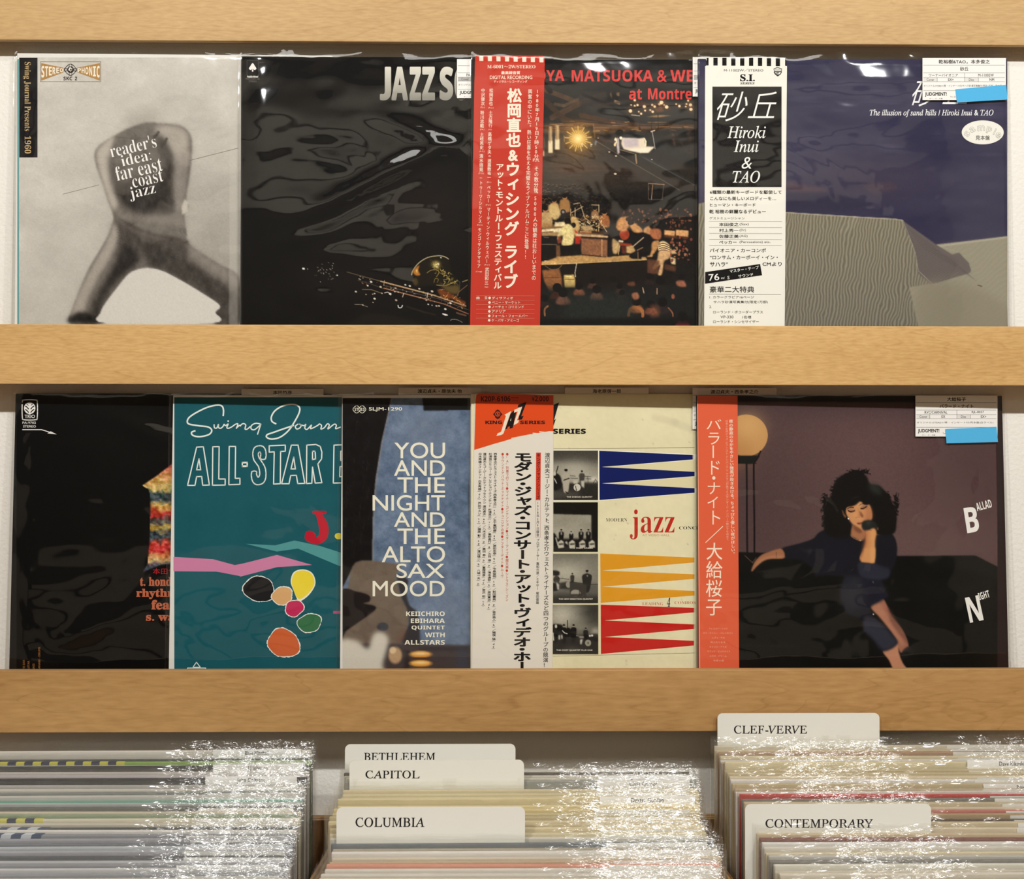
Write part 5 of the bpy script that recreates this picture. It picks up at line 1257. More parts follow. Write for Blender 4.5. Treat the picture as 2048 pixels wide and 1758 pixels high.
# --- 8: cream cover with coloured wedges -----------------------------------------------------------
def rec_king():
    c = Cov('record_sleeve', 942, 787, 3.1, 1.7, LOW_Y, 0.0, 'cream record cover with blue, yellow and red wedges on the lower shelf', group=G2)
    jacket(c, (232, 226, 204))
    P = Paint(943.5, 788.5, 1420, 1362, 3.0, (230, 222, 182)); P.noise(70, 50, 4); P.noise(6, 6, 2.5)
    P.line([(1310, 835), (1350, 845), (1390, 862)], 14, (200, 190, 158), .35, 6)
    rr = random.Random(2)
    for k in range(50): P.ell(rr.uniform(1110, 1390), rr.uniform(800, 1330), rr.uniform(.6, 1.6), rr.uniform(.6, 1.6), (176, 164, 132), 1, .6)
    I = Ink(c, 0.0002); I.grid(P)
    s1, s2 = (1100, 890, 6.827), (1100, 1090, 6.827)
    wt = (244, 240, 218)
    I.crop(*s1)
    I.line([(48, 48), (1975, 38)], 5, (90, 84, 66))
    I.poly([(46, 66), (660, 66), (2100, 130), (2100, 660), (1970, 655), (680, 762), (46, 768)], wt)
    I.poly([(2100, 145), (1940, 205), (2100, 190)], (230, 222, 182)); I.poly([(760, 300), (1950, 208), (2100, 200), (2100, 372), (1960, 364)], (226, 216, 172)); I.poly([(760, 527), (1960, 434), (2100, 428), (2100, 598), (1960, 588)], (226, 216, 172))
    nv, yl, rd = (12, 28, 92), (224, 156, 36), (196, 34, 26)
    I.poly([(672, 78), (1948, 136), (1948, 198), (710, 300), (1975, 366), (1975, 426), (710, 524), (1975, 590), (1975, 652), (676, 752)], nv)
    I.text(SB('MODERN'), 762, 998, 1054, 1046, (40, 36, 34), -.012); I.text(SB('CONCERT'), 1762, 1110, 2150, 1154, (40, 36, 34), -.006)
    I.text(SB('jazz'), 1090, 880, 1700, 1290, (190, 44, 30), -.004, res=6)
    I.text('AT VIDEO HALL', 1260, 1218, 1634, 1246, (190, 150, 110), .01)
    I.crop(*s2)
    I.poly([(686, 116), (1970, 172), (1970, 238), (710, 348), (1970, 400), (1970, 462), (710, 570), (1970, 628), (1970, 690), (692, 790)], yl)
    I.text(SB('LEADING'), 1260, 782, 1545, 822, (190, 96, 60), -.01); I.text(SB('4'), 1596, 720, 1642, 842, (30, 34, 46), .0, shear=.2); I.text(SB('COMBOS'), 1700, 768, 1990, 806, (190, 96, 60), -.01)
    I.poly([(692, 814), (1965, 858), (1965, 920), (745, 1030), (1965, 1084), (1965, 1146), (745, 1256), (1965, 1308), (1965, 1372), (695, 1488)], rd)
    I.line([(40, 1518), (1975, 1474)], 5, (110, 100, 76)); 
    # the four photographs
    I2 = Ink(c, 0.0005)
    def photo(s_, x0, y0, x1, y1, paint, seed):
        q = Paint(s_[0] + x0 / s_[2], s_[1] + y0 / s_[2], s_[0] + x1 / s_[2], s_[1] + y1 / s_[2], 1.0, (150, 146, 130))
        q.r = np.random.RandomState(seed); q.crop(*s_); paint(q); q.noise(2, 2, 5); g_ = Ink(c, 0.00042); g_.grid(q)
        q.a = np.clip(q.a, 8, 250); k_ = Ink(c, 0.00042); k_.grid(q); k_.build('photograph', art, label='small black and white band photograph')
    art = I.build('cover_art', c.root)
    dk, md = (22, 20, 18), (60, 56, 50)
    def fig(q, x, y, h_, top=dk, head_=(150, 140, 124), w_=1.0):
        q.poly([(x - h_ * .16 * w_, y + h_ * .55), (x - h_ * .17 * w_, y + h_ * .25), (x - h_ * .06, y + h_ * .16), (x + h_ * .06, y + h_ * .16), (x + h_ * .17 * w_, y + h_ * .26), (x + h_ * .15 * w_, y + h_ * .55), (x + h_ * .08, y + h_), (x - h_ * .1, y + h_)], top, .7, 1, True)
        q.ell(x, y + h_ * .07, h_ * .062, h_ * .075, head_, .7); q.ell(x, y + h_ * .035, h_ * .07, h_ * .055, dk, .7)
    def p1(q):
        q.poly([(40, 60), (670, 60), (670, 230), (40, 230)], (56, 53, 47), 6, .9); q.glow(400, 380, 260, (188, 182, 164), .8, 160); q.glow(640, 120, 200, (70, 66, 60), .6)
        q.poly([(40, 500), (250, 520), (640, 510), (670, 510), (670, 770), (40, 770)], (34, 32, 28), 2, .95); q.poly([(40, 610), (400, 640), (420, 700), (40, 740)], (84, 80, 72), 4, .7)
        q.glow(600, 470, 60, (226, 220, 204), .7, 40)
        q.poly([(40, 400), (100, 390), (150, 450), (150, 580), (40, 610)], dk, 1, 1, True); q.line([(70, 430), (110, 290)], 14, dk); q.ell(62, 390, 20, 30, (190, 184, 168), 1); q.line([(60, 460), (90, 520)], 12, (196, 190, 176))
        fig(q, 220, 330, 310, (176, 168, 150)); q.ell(216, 342, 22, 16, dk, 1); q.line([(190, 480), (260, 455)], 14, dk); q.line([(215, 640), (245, 660)], 14, dk)
        fig(q, 436, 350, 220, (70, 66, 60)); q.poly([(420, 490), (470, 485), (466, 590), (430, 560)], (206, 200, 184), 1, .9)
        q.ell(370, 580, 58, 58, (40, 38, 34), .8); q.ell(370, 580, 48, 50, (206, 200, 184), .8); q.line([(350, 560), (360, 620)], 10, dk); q.poly([(310, 490), (380, 480), (380, 530), (320, 530)], (196, 190, 172), .8, .9)
        for a, b_, e_ in ((275, 345, 420), (480, 560, 428), (490, 560, 460), (280, 380, 452)): q.line([(a, e_), (b_, e_ + 4)], 7, (40, 36, 32), .9)
        q.line([(515, 430), (520, 520)], 5, dk); q.line([(590, 520), (620, 470), (650, 510)], 7, dk, .8)
    def p2(q):
        q.poly([(40, 770), (670, 770), (670, 1470), (40, 1470)], (18, 16, 13), 1); q.poly([(40, 940), (564, 955), (564, 1300), (40, 1300)], (158, 153, 136), 1); q.noise(40, 30, 14, None, (q.X < 1182) * (q.Y > 1028))
        q.poly([(40, 1280), (660, 1280), (660, 1460), (40, 1460)], (24, 22, 19), 2)
        for x in (155, 290, 425, 525): fig(q, x, 1150 + (30 if x == 290 else 0), 200 - (30 if x == 290 else 0)); q.poly([(x - 10, 1190), (x + 10, 1190), (x + 4, 1230), (x - 4, 1230)], (226, 222, 208), .8, .9)
        for x in (152, 305, 445, 575): q.poly([(x - 48, 1330), (x, 1295), (x + 34, 1320), (x + 40, 1400), (x - 40, 1412)], (196, 190, 170), .8, 1); q.poly([(x - 34, 1345), (x + 30, 1340), (x + 30, 1362), (x - 30, 1366)], (50, 46, 40), .8, .9)
        q.poly([(40, 1210), (80, 1230), (100, 1330), (40, 1380)], dk, 1, 1, True); q.line([(80, 1270), (110, 1370)], 18, (190, 184, 168), .8); q.poly([(200, 1330), (230, 1310), (250, 1370)], (200, 194, 176), 1)
    def p3(q):
        q.a[:] = (120, 117, 104); q.glow(200, 380, 330, (196, 190, 170), .8, 160); q.poly([(40, 120), (660, 130), (660, 180), (40, 160)], (106, 103, 92), 4, .6)
        q.poly([(40, 640), (280, 600), (500, 530), (665, 530), (665, 800), (40, 800)], (90, 88, 80), 3, .95); q.poly([(40, 690), (665, 700), (665, 800), (40, 800)], (34, 32, 29), 5, .95)
        q.poly([(40, 350), (120, 360), (130, 400), (100, 420), (40, 410)], dk, 1, 1, True); q.ell(90, 470, 44, 50, (60, 56, 50), 1.2); q.poly([(40, 520), (130, 510), (130, 620), (40, 630)], dk, 1, 1); q.poly([(80, 500), (130, 540), (125, 620), (100, 610)], (196, 190, 176), 1.2)
        q.poly([(130, 520), (240, 500), (270, 540), (270, 610), (130, 600)], (48, 45, 41), 1.5); q.ell(250, 540, 34, 44, (150, 146, 132), 1)
        fig(q, 305, 385, 160, (50, 47, 42)); fig(q, 506, 345, 290, dk, (120, 112, 98), 1.3); q.poly([(498, 410), (520, 410), (510, 440)], (220, 216, 204), .8)
        q.poly([(272, 500), (500, 540), (495, 730), (470, 730), (460, 690), (300, 680), (272, 690)], (52, 49, 44), .8); q.ell(350, 655, 66, 46, (150, 146, 132), 1); q.poly([(290, 670), (430, 670), (430, 700), (290, 700)], (46, 43, 39), .8); q.line([(405, 610), (400, 690)], 12, (44, 41, 37))
        q.line([(280, 500), (550, 540), (660, 540)], 9, (40, 37, 33)); q.line([(120, 460), (170, 455), (260, 470)], 6, dk)
    def p4(q):
        q.a[:] = (70, 68, 60); q.glow(160, 960, 300, (206, 200, 180), .85, 220); q.glow(600, 880, 160, (46, 44, 40), .7); q.glow(620, 1180, 70, (196, 190, 172), .7, 60); q.glow(420, 1120, 120, (150, 146, 130), .6, 80)
        q.poly([(40, 1100), (150, 1090), (200, 1200), (380, 1240), (560, 1230), (620, 1210), (665, 1230), (665, 1490), (40, 1490)], (36, 34, 31), 2, .97)
        q.poly([(150, 1430), (300, 1400), (460, 1440), (300, 1470)], (110, 106, 96), 4, .6); q.poly([(40, 1090), (150, 1090), (170, 1120), (130, 1180), (40, 1200)], dk, 1, 1, True)
        for x, h_ in ((80, 240), (190, 250), (322, 240), (488, 190)): fig(q, x, 1085 + (45 if x > 400 else 0), h_)
        q.line([(238, 1030), (238, 1150)], 12, dk); q.ell(250, 1190, 40, 60, dk, 1); q.curve([(170, 1170), (200, 1200), (235, 1210)], 10, (206, 200, 186)); q.ell(82, 1110, 16, 26, (196, 190, 176), 1)
        q.poly([(115, 1230), (135, 1230), (138, 1290), (118, 1290)], (214, 208, 194), 1); q.poly([(150, 1225), (172, 1225), (172, 1285), (155, 1285)], (214, 208, 194), 1); q.line([(40, 1200), (50, 1300)], 14, (206, 200, 186))
        q.ell(520, 1335, 50, 52, (40, 38, 34), 1); q.ell(520, 1337, 42, 44, (150, 146, 132), 1); q.ell(520, 1337, 8, 12, dk, 1); q.poly([(410, 1290), (450, 1285), (440, 1320), (430, 1360), (410, 1350)], (196, 190, 176), 1); q.line([(360, 1240), (460, 1250)], 7, (160, 154, 140)); q.poly([(395, 1255), (460, 1255), (460, 1270), (395, 1268)], (200, 194, 180), 1)
        q.ell(545, 1240, 14, 14, (220, 214, 200), 1); q.ell(575, 1236, 16, 14, (220, 214, 200), 1)
    photo(s1, 48, 76, 656, 758, p1, 1); photo(s1, 46, 782, 660, 1458, p2, 2); photo(s2, 42, 118, 662, 798, p3, 3); photo(s2, 38, 816, 666, 1492, p4, 4)
    C_ = Ink(c, 0.0006).crop(*s1); w_ = (226, 220, 200)
    C_.text('THE SHIRAKI QUINTET', 226, 700, 580, 722, w_, .02); C_.text('THE WEST LINERS', 272, 1398, 584, 1416, w_, .02)
    C_.crop(*s2); C_.text('THE NEW DIRECTION QUINTET', 118, 728, 586, 752, w_, .02); C_.text('THE COZY QUARTET PLUS ONE', 86, 1426, 580, 1450, w_, .02)
    C_.crop(930, 760, 2.979); C_.text(NB('SERIES'), 524, 290, 720, 320, (20, 18, 18), .02)
    C_.poly([(524, 150), (560, 134), (530, 240), (541, 232), (526, 276), (500, 290)], (20, 18, 18))
    C_.build('lettering', c.root, label='white captions and black lettering')
    # folded paper strip
    ob = sheet(c, [(953, 787.5), (1107, 790), (1104.5, 1375), (943.5, 1375), (949, 792)], 0.0009, 0.0004, 'paper_strip', (228, 222, 208))
    ob['label'] = 'off-white printed paper strip with an orange top'
    S = Ink(c, 0.0010); S.crop(930, 770, 6.063)
    S.poly([(120, 110), (135, 104), (1072, 122), (1058, 3660), (82, 3660), (112, 788)], (228, 222, 208))
    S.poly([(128, 180), (138, 120), (160, 103), (1072, 122), (1072, 562), (1020, 560), (820, 594), (620, 640), (360, 712), (112, 788)], (222, 76, 26))
    for a, b_ in (((290, 742), (560, 655)), ((480, 690), (640, 640)), ((560, 648), (800, 596)), ((820, 584), (1040, 596)), ((900, 566), (1060, 580))): S.line([a, b_], 11, (230, 222, 200), 3)
    mr = (70, 20, 16)
    S.text(NB('K20P-6106'), 194, 136, 550, 200, mr, .006); S.text('MONO', 562, 146, 650, 160, mr, .02); S.text('ジャズ', 568, 180, 642, 198, mr, .01); S.text(NB('¥2,000'), 808, 136, 1014, 208, mr, .0)
    S.text(NB('KING'), 246, 432, 450, 474, mr, .03); S.text(NB('SERIES'), 668, 432, 972, 474, mr, .03)
    S.poly([(340, 354), (362, 332), (370, 312), (396, 296), (422, 312), (432, 332), (456, 354), (432, 378), (424, 400), (396, 416), (370, 400), (362, 378)], mr); S.ell(396, 352, 30, 30, (216, 84, 40)); S.ell(396, 352, 22, 22, mr); S.text(NB('S'), 386, 336, 408, 368, (222, 90, 46), .01)
    S.poly([(478, 362), (560, 316), (552, 340), (466, 590), (440, 606), (380, 618), (398, 584), (430, 572), (440, 560), (496, 374)], (236, 226, 200)); S.poly([(500, 500), (552, 350), (582, 318), (628, 300), (578, 520), (540, 530), (545, 500), (520, 508), (510, 532), (488, 536)], (20, 16, 16)); S.poly([(548, 430), (560, 400), (556, 440)], (236, 226, 200))
    S.poly([(600, 300), (692, 262), (690, 290), (630, 430), (655, 426), (645, 458), (590, 488), (600, 440), (640, 320), (594, 336)], (236, 226, 200)); S.poly([(645, 240), (742, 206), (738, 232), (682, 380), (712, 372), (690, 418), (650, 422), (655, 380), (694, 262), (640, 268)], (20, 16, 16))
    def cl(t, xt, y0, xb, y1, w_, off=.008, col=bk_, res=2): S.vert(t, xt, y0, xb, y1, w_, col, off, res=res)
    # columns run 820..3650 in this crop's scale
    K_ = 1698
    S.vert('モダン・ジャズ・コンサート・アット・ヴィデオ・ホール', 704, 815, 690, K_ + 1890, 225, bk_, .04, res=3, hs=1.06)
    cl('渡辺貞夫コージー・カルテット、西条孝之介ウェスト・ライナーズなど四つのグループの競演！', 1000, 820, 976, K_ + 1730, 66, .012)
    S.poly([(862, 820), (920, 820), (914, 1392), (858, 1392)], (206, 62, 40)); cl('キング・ジャズ・シリーズ', 892, 826, 886, 1390, 46, .02, mr)
    S.frame(858, 1396, 914, K_ + 148, 3, (190, 110, 96)); cl('1958年3月9日録音', 886, 1410, 882, K_ + 140, 36, .004); cl('プロデューサー 高和元彦／ミキサー 菊田俊雄', 884, K_ + 165, 878, K_ + 960, 38, .01)
    r_ = (196, 66, 50)
    cl('●“A”列車で行こう●マイナー・コンテンション●スター・アイズ●越天楽●シトラス・シーズン', 514, 818, 508, K_ + 925, 38, .004, r_)
    cl('●ラウンド・アバウト・ミッドナイト●チュニジアの夜●アフター・デイト●ムーヴ', 458, 818, 450, K_ + 640, 38, .004, r_)
    cl('西条孝之介とウェスト・ライナーズ・西条孝之介(ts)／五十嵐明要(as)／原田忠幸(bs)／今泉俊明(tp)／前田憲男(p)／金井英人(b)／猪俣 猛(ds)', 368, 822, 350, K_ + 1520, 44, .016)
    cl('杉浦良三とニュー・ディレクション・クインテット 杉浦良三(vib)／高柳昌行(g)／大西 修(p)／滝本達郎(b)／原田寛治(ds)', 308, 822, 292, K_ + 1040, 42, .012)
    cl('渡辺貞夫とコージー・カルテット・プラス・ワン 渡辺貞夫(as)／八木正生(p)／高田 寿(b)／富樫雅彦(ds)／宮沢 昭(ts)', 240, 822, 226, K_ + 1000, 42, .012)
    cl('白木秀雄クインテット 白木秀雄(ds) 芦田ヤスシ(ts)／福原 彰(tp)／渡辺雄二(b) 八城一夫(p)', 184, 822, 164, K_ + 755, 42, .012)
    S.build('lettering', ob)
    film(c, 85, 0.0006)
    price_label(c, 1385, 776, 1553, 858, '渡辺貞夫・西条孝之介', 'モダン・ジャズ・コンサート', 'キング', 'K20P-6106', 'EX', 'EX')
    return c
bk_ = (22, 20, 20)

# --- 9: seated woman with orange paper strip -------------------------------------------------------
def rec_ballad():
    c = Cov('record_sleeve', 1393, 791, 3.1, 1.7, LOW_Y, 0.0, 'record cover with a seated woman on a black sofa and an orange paper strip', group=G2)
    jacket(c, (34, 18, 20))
    P = Paint(1395, 793, 1995, 1342, 1.25, (88, 66, 66))
    P.glow(1720, 900, 260, (102, 77, 75), .7, 200); P.glow(1500, 1000, 150, (72, 54, 54), .6, 220); P.glow(1960, 900, 120, (74, 52, 54), .7, 260); P.glow(1700, 800, 400, (60, 46, 50), .5, 40); P.glow(1850, 1100, 220, (108, 84, 80), .6, 90)
    P.noise(3, 3, 2.2)
    P.crop(1380, 760, 2.979)
    P.ell(335, 330, 128, 124, (196, 148, 92), .9); P.glow(350, 280, 90, (214, 172, 112), .6); P.glow(290, 430, 90, (176, 122, 70), .5); P.poly([(200, 450), (480, 450), (480, 480), (200, 480)], (88, 66, 66), 1, 0)
    P.poly([(270, 450), (418, 450), (388, 492), (360, 500), (270, 498)], (22, 24, 20), .8); P.line([(420, 425), (400, 470), (380, 498)], 10, (26, 20, 20)); P.line([(270, 496), (395, 497)], 5, (22, 16, 16))
    for x in (337, 380): P.line([(x, 500), (x + 4, 1030)], 11, (24, 17, 18))
    # sofa
    P.poly([(270, 1025), (480, 1030), (1230, 1048), (1700, 1046), (1845, 1120), (1880, 1180), (1880, 1800), (270, 1800)], (14, 14, 12), .9)
    P.noise(60, 30, 3, None, (P.Y > 1115).astype(float)); P.poly([(1690, 1052), (1840, 1125), (1870, 1200), (1740, 1160), (1500, 1090)], (24, 23, 22), 4, .6)
    P.crop(1480, 900, 3.995)
    P.line([(40, 845), (100, 900), (130, 860)], 7, (140, 104, 80), .5); P.line([(10, 1560), (500, 1570)], 6, (40, 40, 36), .6)
    sk, sk2, sh_ = (206, 146, 96), (178, 116, 80), (120, 74, 56)
    # legs
    P.poly([(1040, 1245), (1130, 1185), (1170, 1230), (1215, 1330), (1300, 1440), (1345, 1550), (1340, 1600), (1280, 1615), (1230, 1480), (1130, 1350)], (164, 108, 86), 1.2, 1, True)
    P.poly([(1050, 1240), (1110, 1210), (1200, 1380), (1300, 1520), (1290, 1560), (1180, 1420)], (184, 128, 100), 2.5, .7, True); P.poly([(1180, 1250), (1300, 1440), (1344, 1550), (1300, 1500), (1210, 1380)], (110, 70, 58), 2, .6, True)
    P.poly([(1140, 1605), (1200, 1560), (1260, 1545), (1270, 1620), (1300, 1700), (1335, 1760), (1240, 1770), (1190, 1680)], (196, 136, 104), 1.2, 1, True)
    P.poly([(1290, 1620), (1345, 1570), (1400, 1610), (1330, 1660), (1300, 1670)], (26, 28, 27), 1.5, .9, True)
    cl = (22, 22, 29)
    P.poly([(330, 790), (480, 745), (580, 710), (630, 660), (700, 640), (900, 660), (1100, 680), (1200, 660), (1250, 740), (1250, 860), (1215, 960), (1180, 1020), (1100, 1035), (960, 1010), (820, 1010), (700, 1000), (600, 1010), (580, 950), (480, 880), (350, 865)], cl, 1.1, 1, True)
    P.poly([(930, 1010), (1100, 1010), (1180, 1160), (1140, 1190), (1040, 1260), (1060, 1320), (1190, 1450), (1260, 1545), (1140, 1610), (1060, 1520), (985, 1440), (970, 1350), (850, 1300), (800, 1150), (840, 1010)], (29, 30, 40), 2, .95, True)
    P.poly([(1000, 1340), (1100, 1360), (1220, 1490), (1250, 1540), (1150, 1590), (1060, 1500), (990, 1430)], (52, 54, 66), 2.5, .8, True); P.poly([(960, 1010), (1090, 1080), (1170, 1170), (1050, 1230), (1000, 1120)], (26, 26, 40), 3, .8, True)
    P.poly([(950, 900), (1060, 905), (1180, 940), (1190, 1010), (1120, 1035), (980, 1015), (945, 960)], (44, 46, 60), 2, .85, True); P.poly([(1090, 760), (1200, 780), (1240, 860), (1180, 940), (1100, 900)], (20, 20, 28), 4, .7, True)
    P.poly([(600, 760), (850, 740), (900, 900), (720, 980), (620, 900)], (24, 24, 36), 6, .6, True); P.poly([(850, 1050), (960, 1030), (990, 1200), (900, 1280), (800, 1180)], (50, 50, 56), 8, .6, True)
    # left arm on the sofa
    P.poly([(90, 960), (120, 890), (170, 840), (215, 820), (330, 790), (352, 862), (240, 870), (180, 890), (130, 935), (100, 968)], (160, 106, 76), 1.0, 1, True); P.poly([(110, 940), (160, 880), (230, 850), (345, 845), (345, 862), (220, 872), (150, 912)], (190, 134, 96), 2, .6, True); P.line([(290, 815), (292, 875)], 3, (60, 40, 34), .8)
    # hair
    rr = random.Random(8); hr = (17, 15, 13)
    P.poly([(750, 290), (790, 220), (870, 180), (950, 168), (1010, 210), (1040, 270), (1120, 290), (1190, 380), (1240, 470), (1250, 560), (1235, 660), (1150, 680), (1080, 640), (1050, 500), (950, 380), (840, 440), (850, 520), (900, 620), (880, 690), (760, 700), (670, 650), (690, 600), (655, 590), (690, 520), (680, 450), (735, 370)], hr, 1.6, 1, True)
    P.ell(1095, 450, 120, 140, hr, 4); P.ell(1140, 570, 104, 110, hr, 4); P.ell(780, 470, 92, 130, hr, 4); P.ell(770, 600, 96, 90, hr, 4)
    for k in range(620):
        t = rr.random() * 2 * math.pi; ex = 958 + 292 * math.cos(t) * (1 if math.sin(t) > -.3 else .8) * rr.uniform(.9, 1.02); ey = 440 + 268 * math.sin(t) * rr.uniform(.92, 1.03)
        if ey > 650 or (1020 < ex < 1200 and ey < 330): continue
        ex = min(max(ex, 680), 1245); r_ = rr.uniform(6, 26); P.curve([(ex, ey), (ex + r_ * math.cos(t + 1), ey + r_ * math.sin(t + 1) * .8), (ex + r_ * 1.5 * math.cos(t + rr.uniform(-1, 2)), ey + r_ * 1.3 * math.sin(t + rr.uniform(-1, 2)))], 6, hr, .55, 1)
    for k in range(120):
        x, y = rr.uniform(640, 760), rr.uniform(380, 640); P.curve([(x + 40, y), (x + 10, y + rr.uniform(-12, 12)), (x, y + rr.uniform(-16, 16))], 5, hr, .4, 1)
    P.poly([(1030, 270), (1100, 280), (1130, 330), (1120, 360), (1050, 330)], (48, 54, 50), 4, .7, True)
    # face
    P.poly([(845, 500), (850, 460), (880, 440), (960, 415), (1020, 425), (1048, 470), (1055, 540), (1030, 580), (985, 620), (975, 640), (940, 620), (900, 590), (865, 540)], sk, 1.0, 1, True)
    P.poly([(1010, 430), (1050, 470), (1056, 545), (1000, 590), (1000, 520)], (176, 112, 76), 3, .7, True)
    P.poly([(905, 600), (975, 645), (1000, 640), (1000, 700), (960, 725), (910, 700), (885, 680)], (166, 112, 76), 1.5, 1, True); P.poly([(905, 605), (970, 640), (960, 665), (915, 640)], (110, 66, 46), 2, .8, True)
    P.poly([(815, 480), (835, 495), (848, 540), (830, 530)], (150, 96, 66), 1, .9, True)
    P.poly([(820, 440), (870, 400), (960, 375), (1040, 400), (1045, 425), (1000, 440), (960, 408), (940, 430), (900, 448), (850, 462), (842, 520), (825, 490)], hr, 1, 1, True)
    P.crop(1620, 920, 8.79)
    P.poly([(650, 870), (700, 850), (780, 860), (790, 885), (770, 920), (700, 920), (660, 895)], (150, 100, 74), 1, .8, True); P.poly([(890, 830), (950, 790), (1005, 800), (1000, 840), (920, 866)], (140, 92, 70), 1, .8, True)
    P.curve([(655, 862), (700, 835), (770, 835)], 12, (26, 18, 14), .95); P.curve([(860, 805), (900, 775), (960, 770), (1010, 775)], 12, (26, 18, 14), .9)
    P.curve([(670, 890), (720, 912), (785, 892)], 18, (24, 16, 13), .95); P.curve([(895, 855), (945, 850), (995, 815)], 18, (24, 16, 13), .95); P.curve([(665, 872), (720, 868), (775, 874)], 7, (180, 150, 136), .7); P.curve([(900, 835), (940, 810), (990, 805)], 7, (176, 150, 136), .6)
    P.poly([(850, 830), (880, 900), (935, 980), (930, 1000), (890, 1005), (840, 990), (850, 920)], (178, 120, 80), 1.5, .7, True); P.poly([(880, 900), (930, 970), (935, 1000), (895, 1000)], (110, 62, 44), 1.4, .8, True); P.glow(872, 1015, 26, (226, 170, 124), .8)
    P.curve([(800, 1020), (850, 1000), (880, 1020)], 8, (120, 70, 48), .5); P.poly([(825, 1112), (860, 1098), (905, 1098), (925, 1090), (905, 1125), (860, 1135)], (140, 70, 58), 1, .9, True); P.curve([(825, 1110), (870, 1112), (930, 1096)], 6, (86, 40, 34), .9)
    P.glow(800, 960, 60, (222, 160, 106), .5); P.glow(860, 790, 40, (220, 164, 116), .6); P.glow(985, 920, 46, (200, 136, 92), .4)
    P.ell(674, 1030, 13, 13, (250, 246, 236), .6)
    # hand, dark ball and forearm
    P.poly([(905, 1160), (920, 1090), (980, 1060), (1080, 1060), (1160, 1110), (1190, 1190), (1120, 1230), (1000, 1240), (930, 1210)], (34, 35, 32), 1.4, 1, True); P.glow(1030, 1110, 50, (56, 60, 56), .6)
    P.poly([(975, 1260), (1040, 1230), (1120, 1200), (1160, 1240), (1165, 1300), (1140, 1450), (1130, 1760), (880, 1760), (930, 1580), (970, 1450)], (206, 142, 90), 1.2, 1, True)
    P.poly([(1080, 1240), (1150, 1260), (1130, 1500), (1120, 1760), (1060, 1760), (1080, 1500)], (224, 166, 104), 3, .7, True); P.poly([(970, 1280), (1000, 1260), (990, 1480), (930, 1700), (890, 1750)], (150, 92, 62), 2.5, .7, True)
    P.curve([(905, 1220), (940, 1260), (950, 1330)], 26, (170, 108, 84), .9); P.curve([(1000, 1250), (1040, 1230), (1080, 1240)], 10, (140, 88, 62), .6); P.ell(1190, 1210, 18, 26, (110, 84, 64), 1.5, .7)
    P.curve([(715, 1320), (770, 1375), (860, 1410), (930, 1405)], 5, (190, 150, 110), .7); P.ell(885, 1416, 10, 6, (236, 220, 180), .6)
    P.crop(1480, 900, 3.995)
    P.poly([(965, 895), (1000, 780), (1080, 780), (1075, 900), (1060, 905)], (210, 148, 94), 1.2, 1); P.poly([(1040, 780), (1082, 780), (1074, 900), (1040, 902)], (228, 168, 106), 2, .6)
    P.line([(1065, 1310), (1066, 1314)], 9, (200, 196, 190)); P.line([(1062, 1050), (1066, 1062)], 6, (120, 120, 126), .7)
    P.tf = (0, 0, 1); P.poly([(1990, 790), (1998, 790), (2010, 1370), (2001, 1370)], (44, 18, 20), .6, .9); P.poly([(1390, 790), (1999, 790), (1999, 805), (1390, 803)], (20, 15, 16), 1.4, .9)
    P.a += P.r.normal(0, 1.5, P.a.shape)
    I = Ink(c, 0.0002); I.grid(P); I.build('cover_art', c.root)
    L = Ink(c, 0.0004).crop(1380, 760, 2.979); wt = (242, 240, 232)
    L.text(NB('B'), 1640, 757, 1716, 908, wt, .01, rot=-9); L.text(NB('ALLAD'), 1704, 722, 1797, 770, wt, .004, rot=-15)
    L.text(NB('N'), 1652, 1288, 1735, 1440, wt, .01, rot=-12); L.text(NB('IGHT'), 1718, 1260, 1784, 1304, wt, .006, rot=-17)
    L.build('lettering', c.root, label='white printed lettering')
    ob = sheet(c, [(1394.5, 791), (1475, 791.5), (1478.5, 1375), (1398, 1375)], 0.0009, 0.0004, 'paper_strip', (232, 108, 78))
    ob['label'] = 'orange printed paper strip with cream lettering'
    S = Ink(c, 0.0010).crop(1390, 780, 6.28); wt = (250, 232, 208)
    S.poly([(36, 72), (528, 72), (556, 3680), (62, 3680), (36, 800)], (226, 100, 66)); S.line([(32, 140), (44, 1700), (62, 3680)], 8, (240, 180, 150))
    mic = lambda t, xt, y0, xb, y1, w_, off=-.004, res=3, col=wt: S.vert(t, xt, y0, xb, y1, w_, col, off, res=res)
    mic('バ', 236, 360, 236, 510, 210); mic('ラ', 236, 510, 236, 700, 190); mic('ー', 228, 680, 228, 870, 150, .01); mic('ド', 240, 865, 240, 1080, 190); S.ell(236, 1105, 20, 22, wt); mic('ナ', 236, 1140, 236, 1325, 190); mic('イ', 226, 1320, 226, 1500, 170); mic('ト', 250, 1490, 250, 1710, 190)
    S.line([(132, 1917), (350, 1712)], 9, wt)
    k = 1695 + 0
    # lower crop is 270 px further down: y = (1050-780)*6.28 + cy*1.0358
    q = lambda y: 1695.6 + y * 1.0358
    mic('大給桜子', 244, q(205), 236, q(1105), 215, .004)
    mic('夜の静寂のなかをやさしい微風が吹きぬける。ちょっぴり優しい夜がほしい。', 452, 368, 478, q(372), 52, .012, 2)
    mic('日本の女流ジャズ・ピアニスト・ナンバーワン、サクラコが奏でるスタンダード・ナンバーの数かずを収めて', 398, 375, 408, q(190), 36, .0, 1, (246, 190, 160))
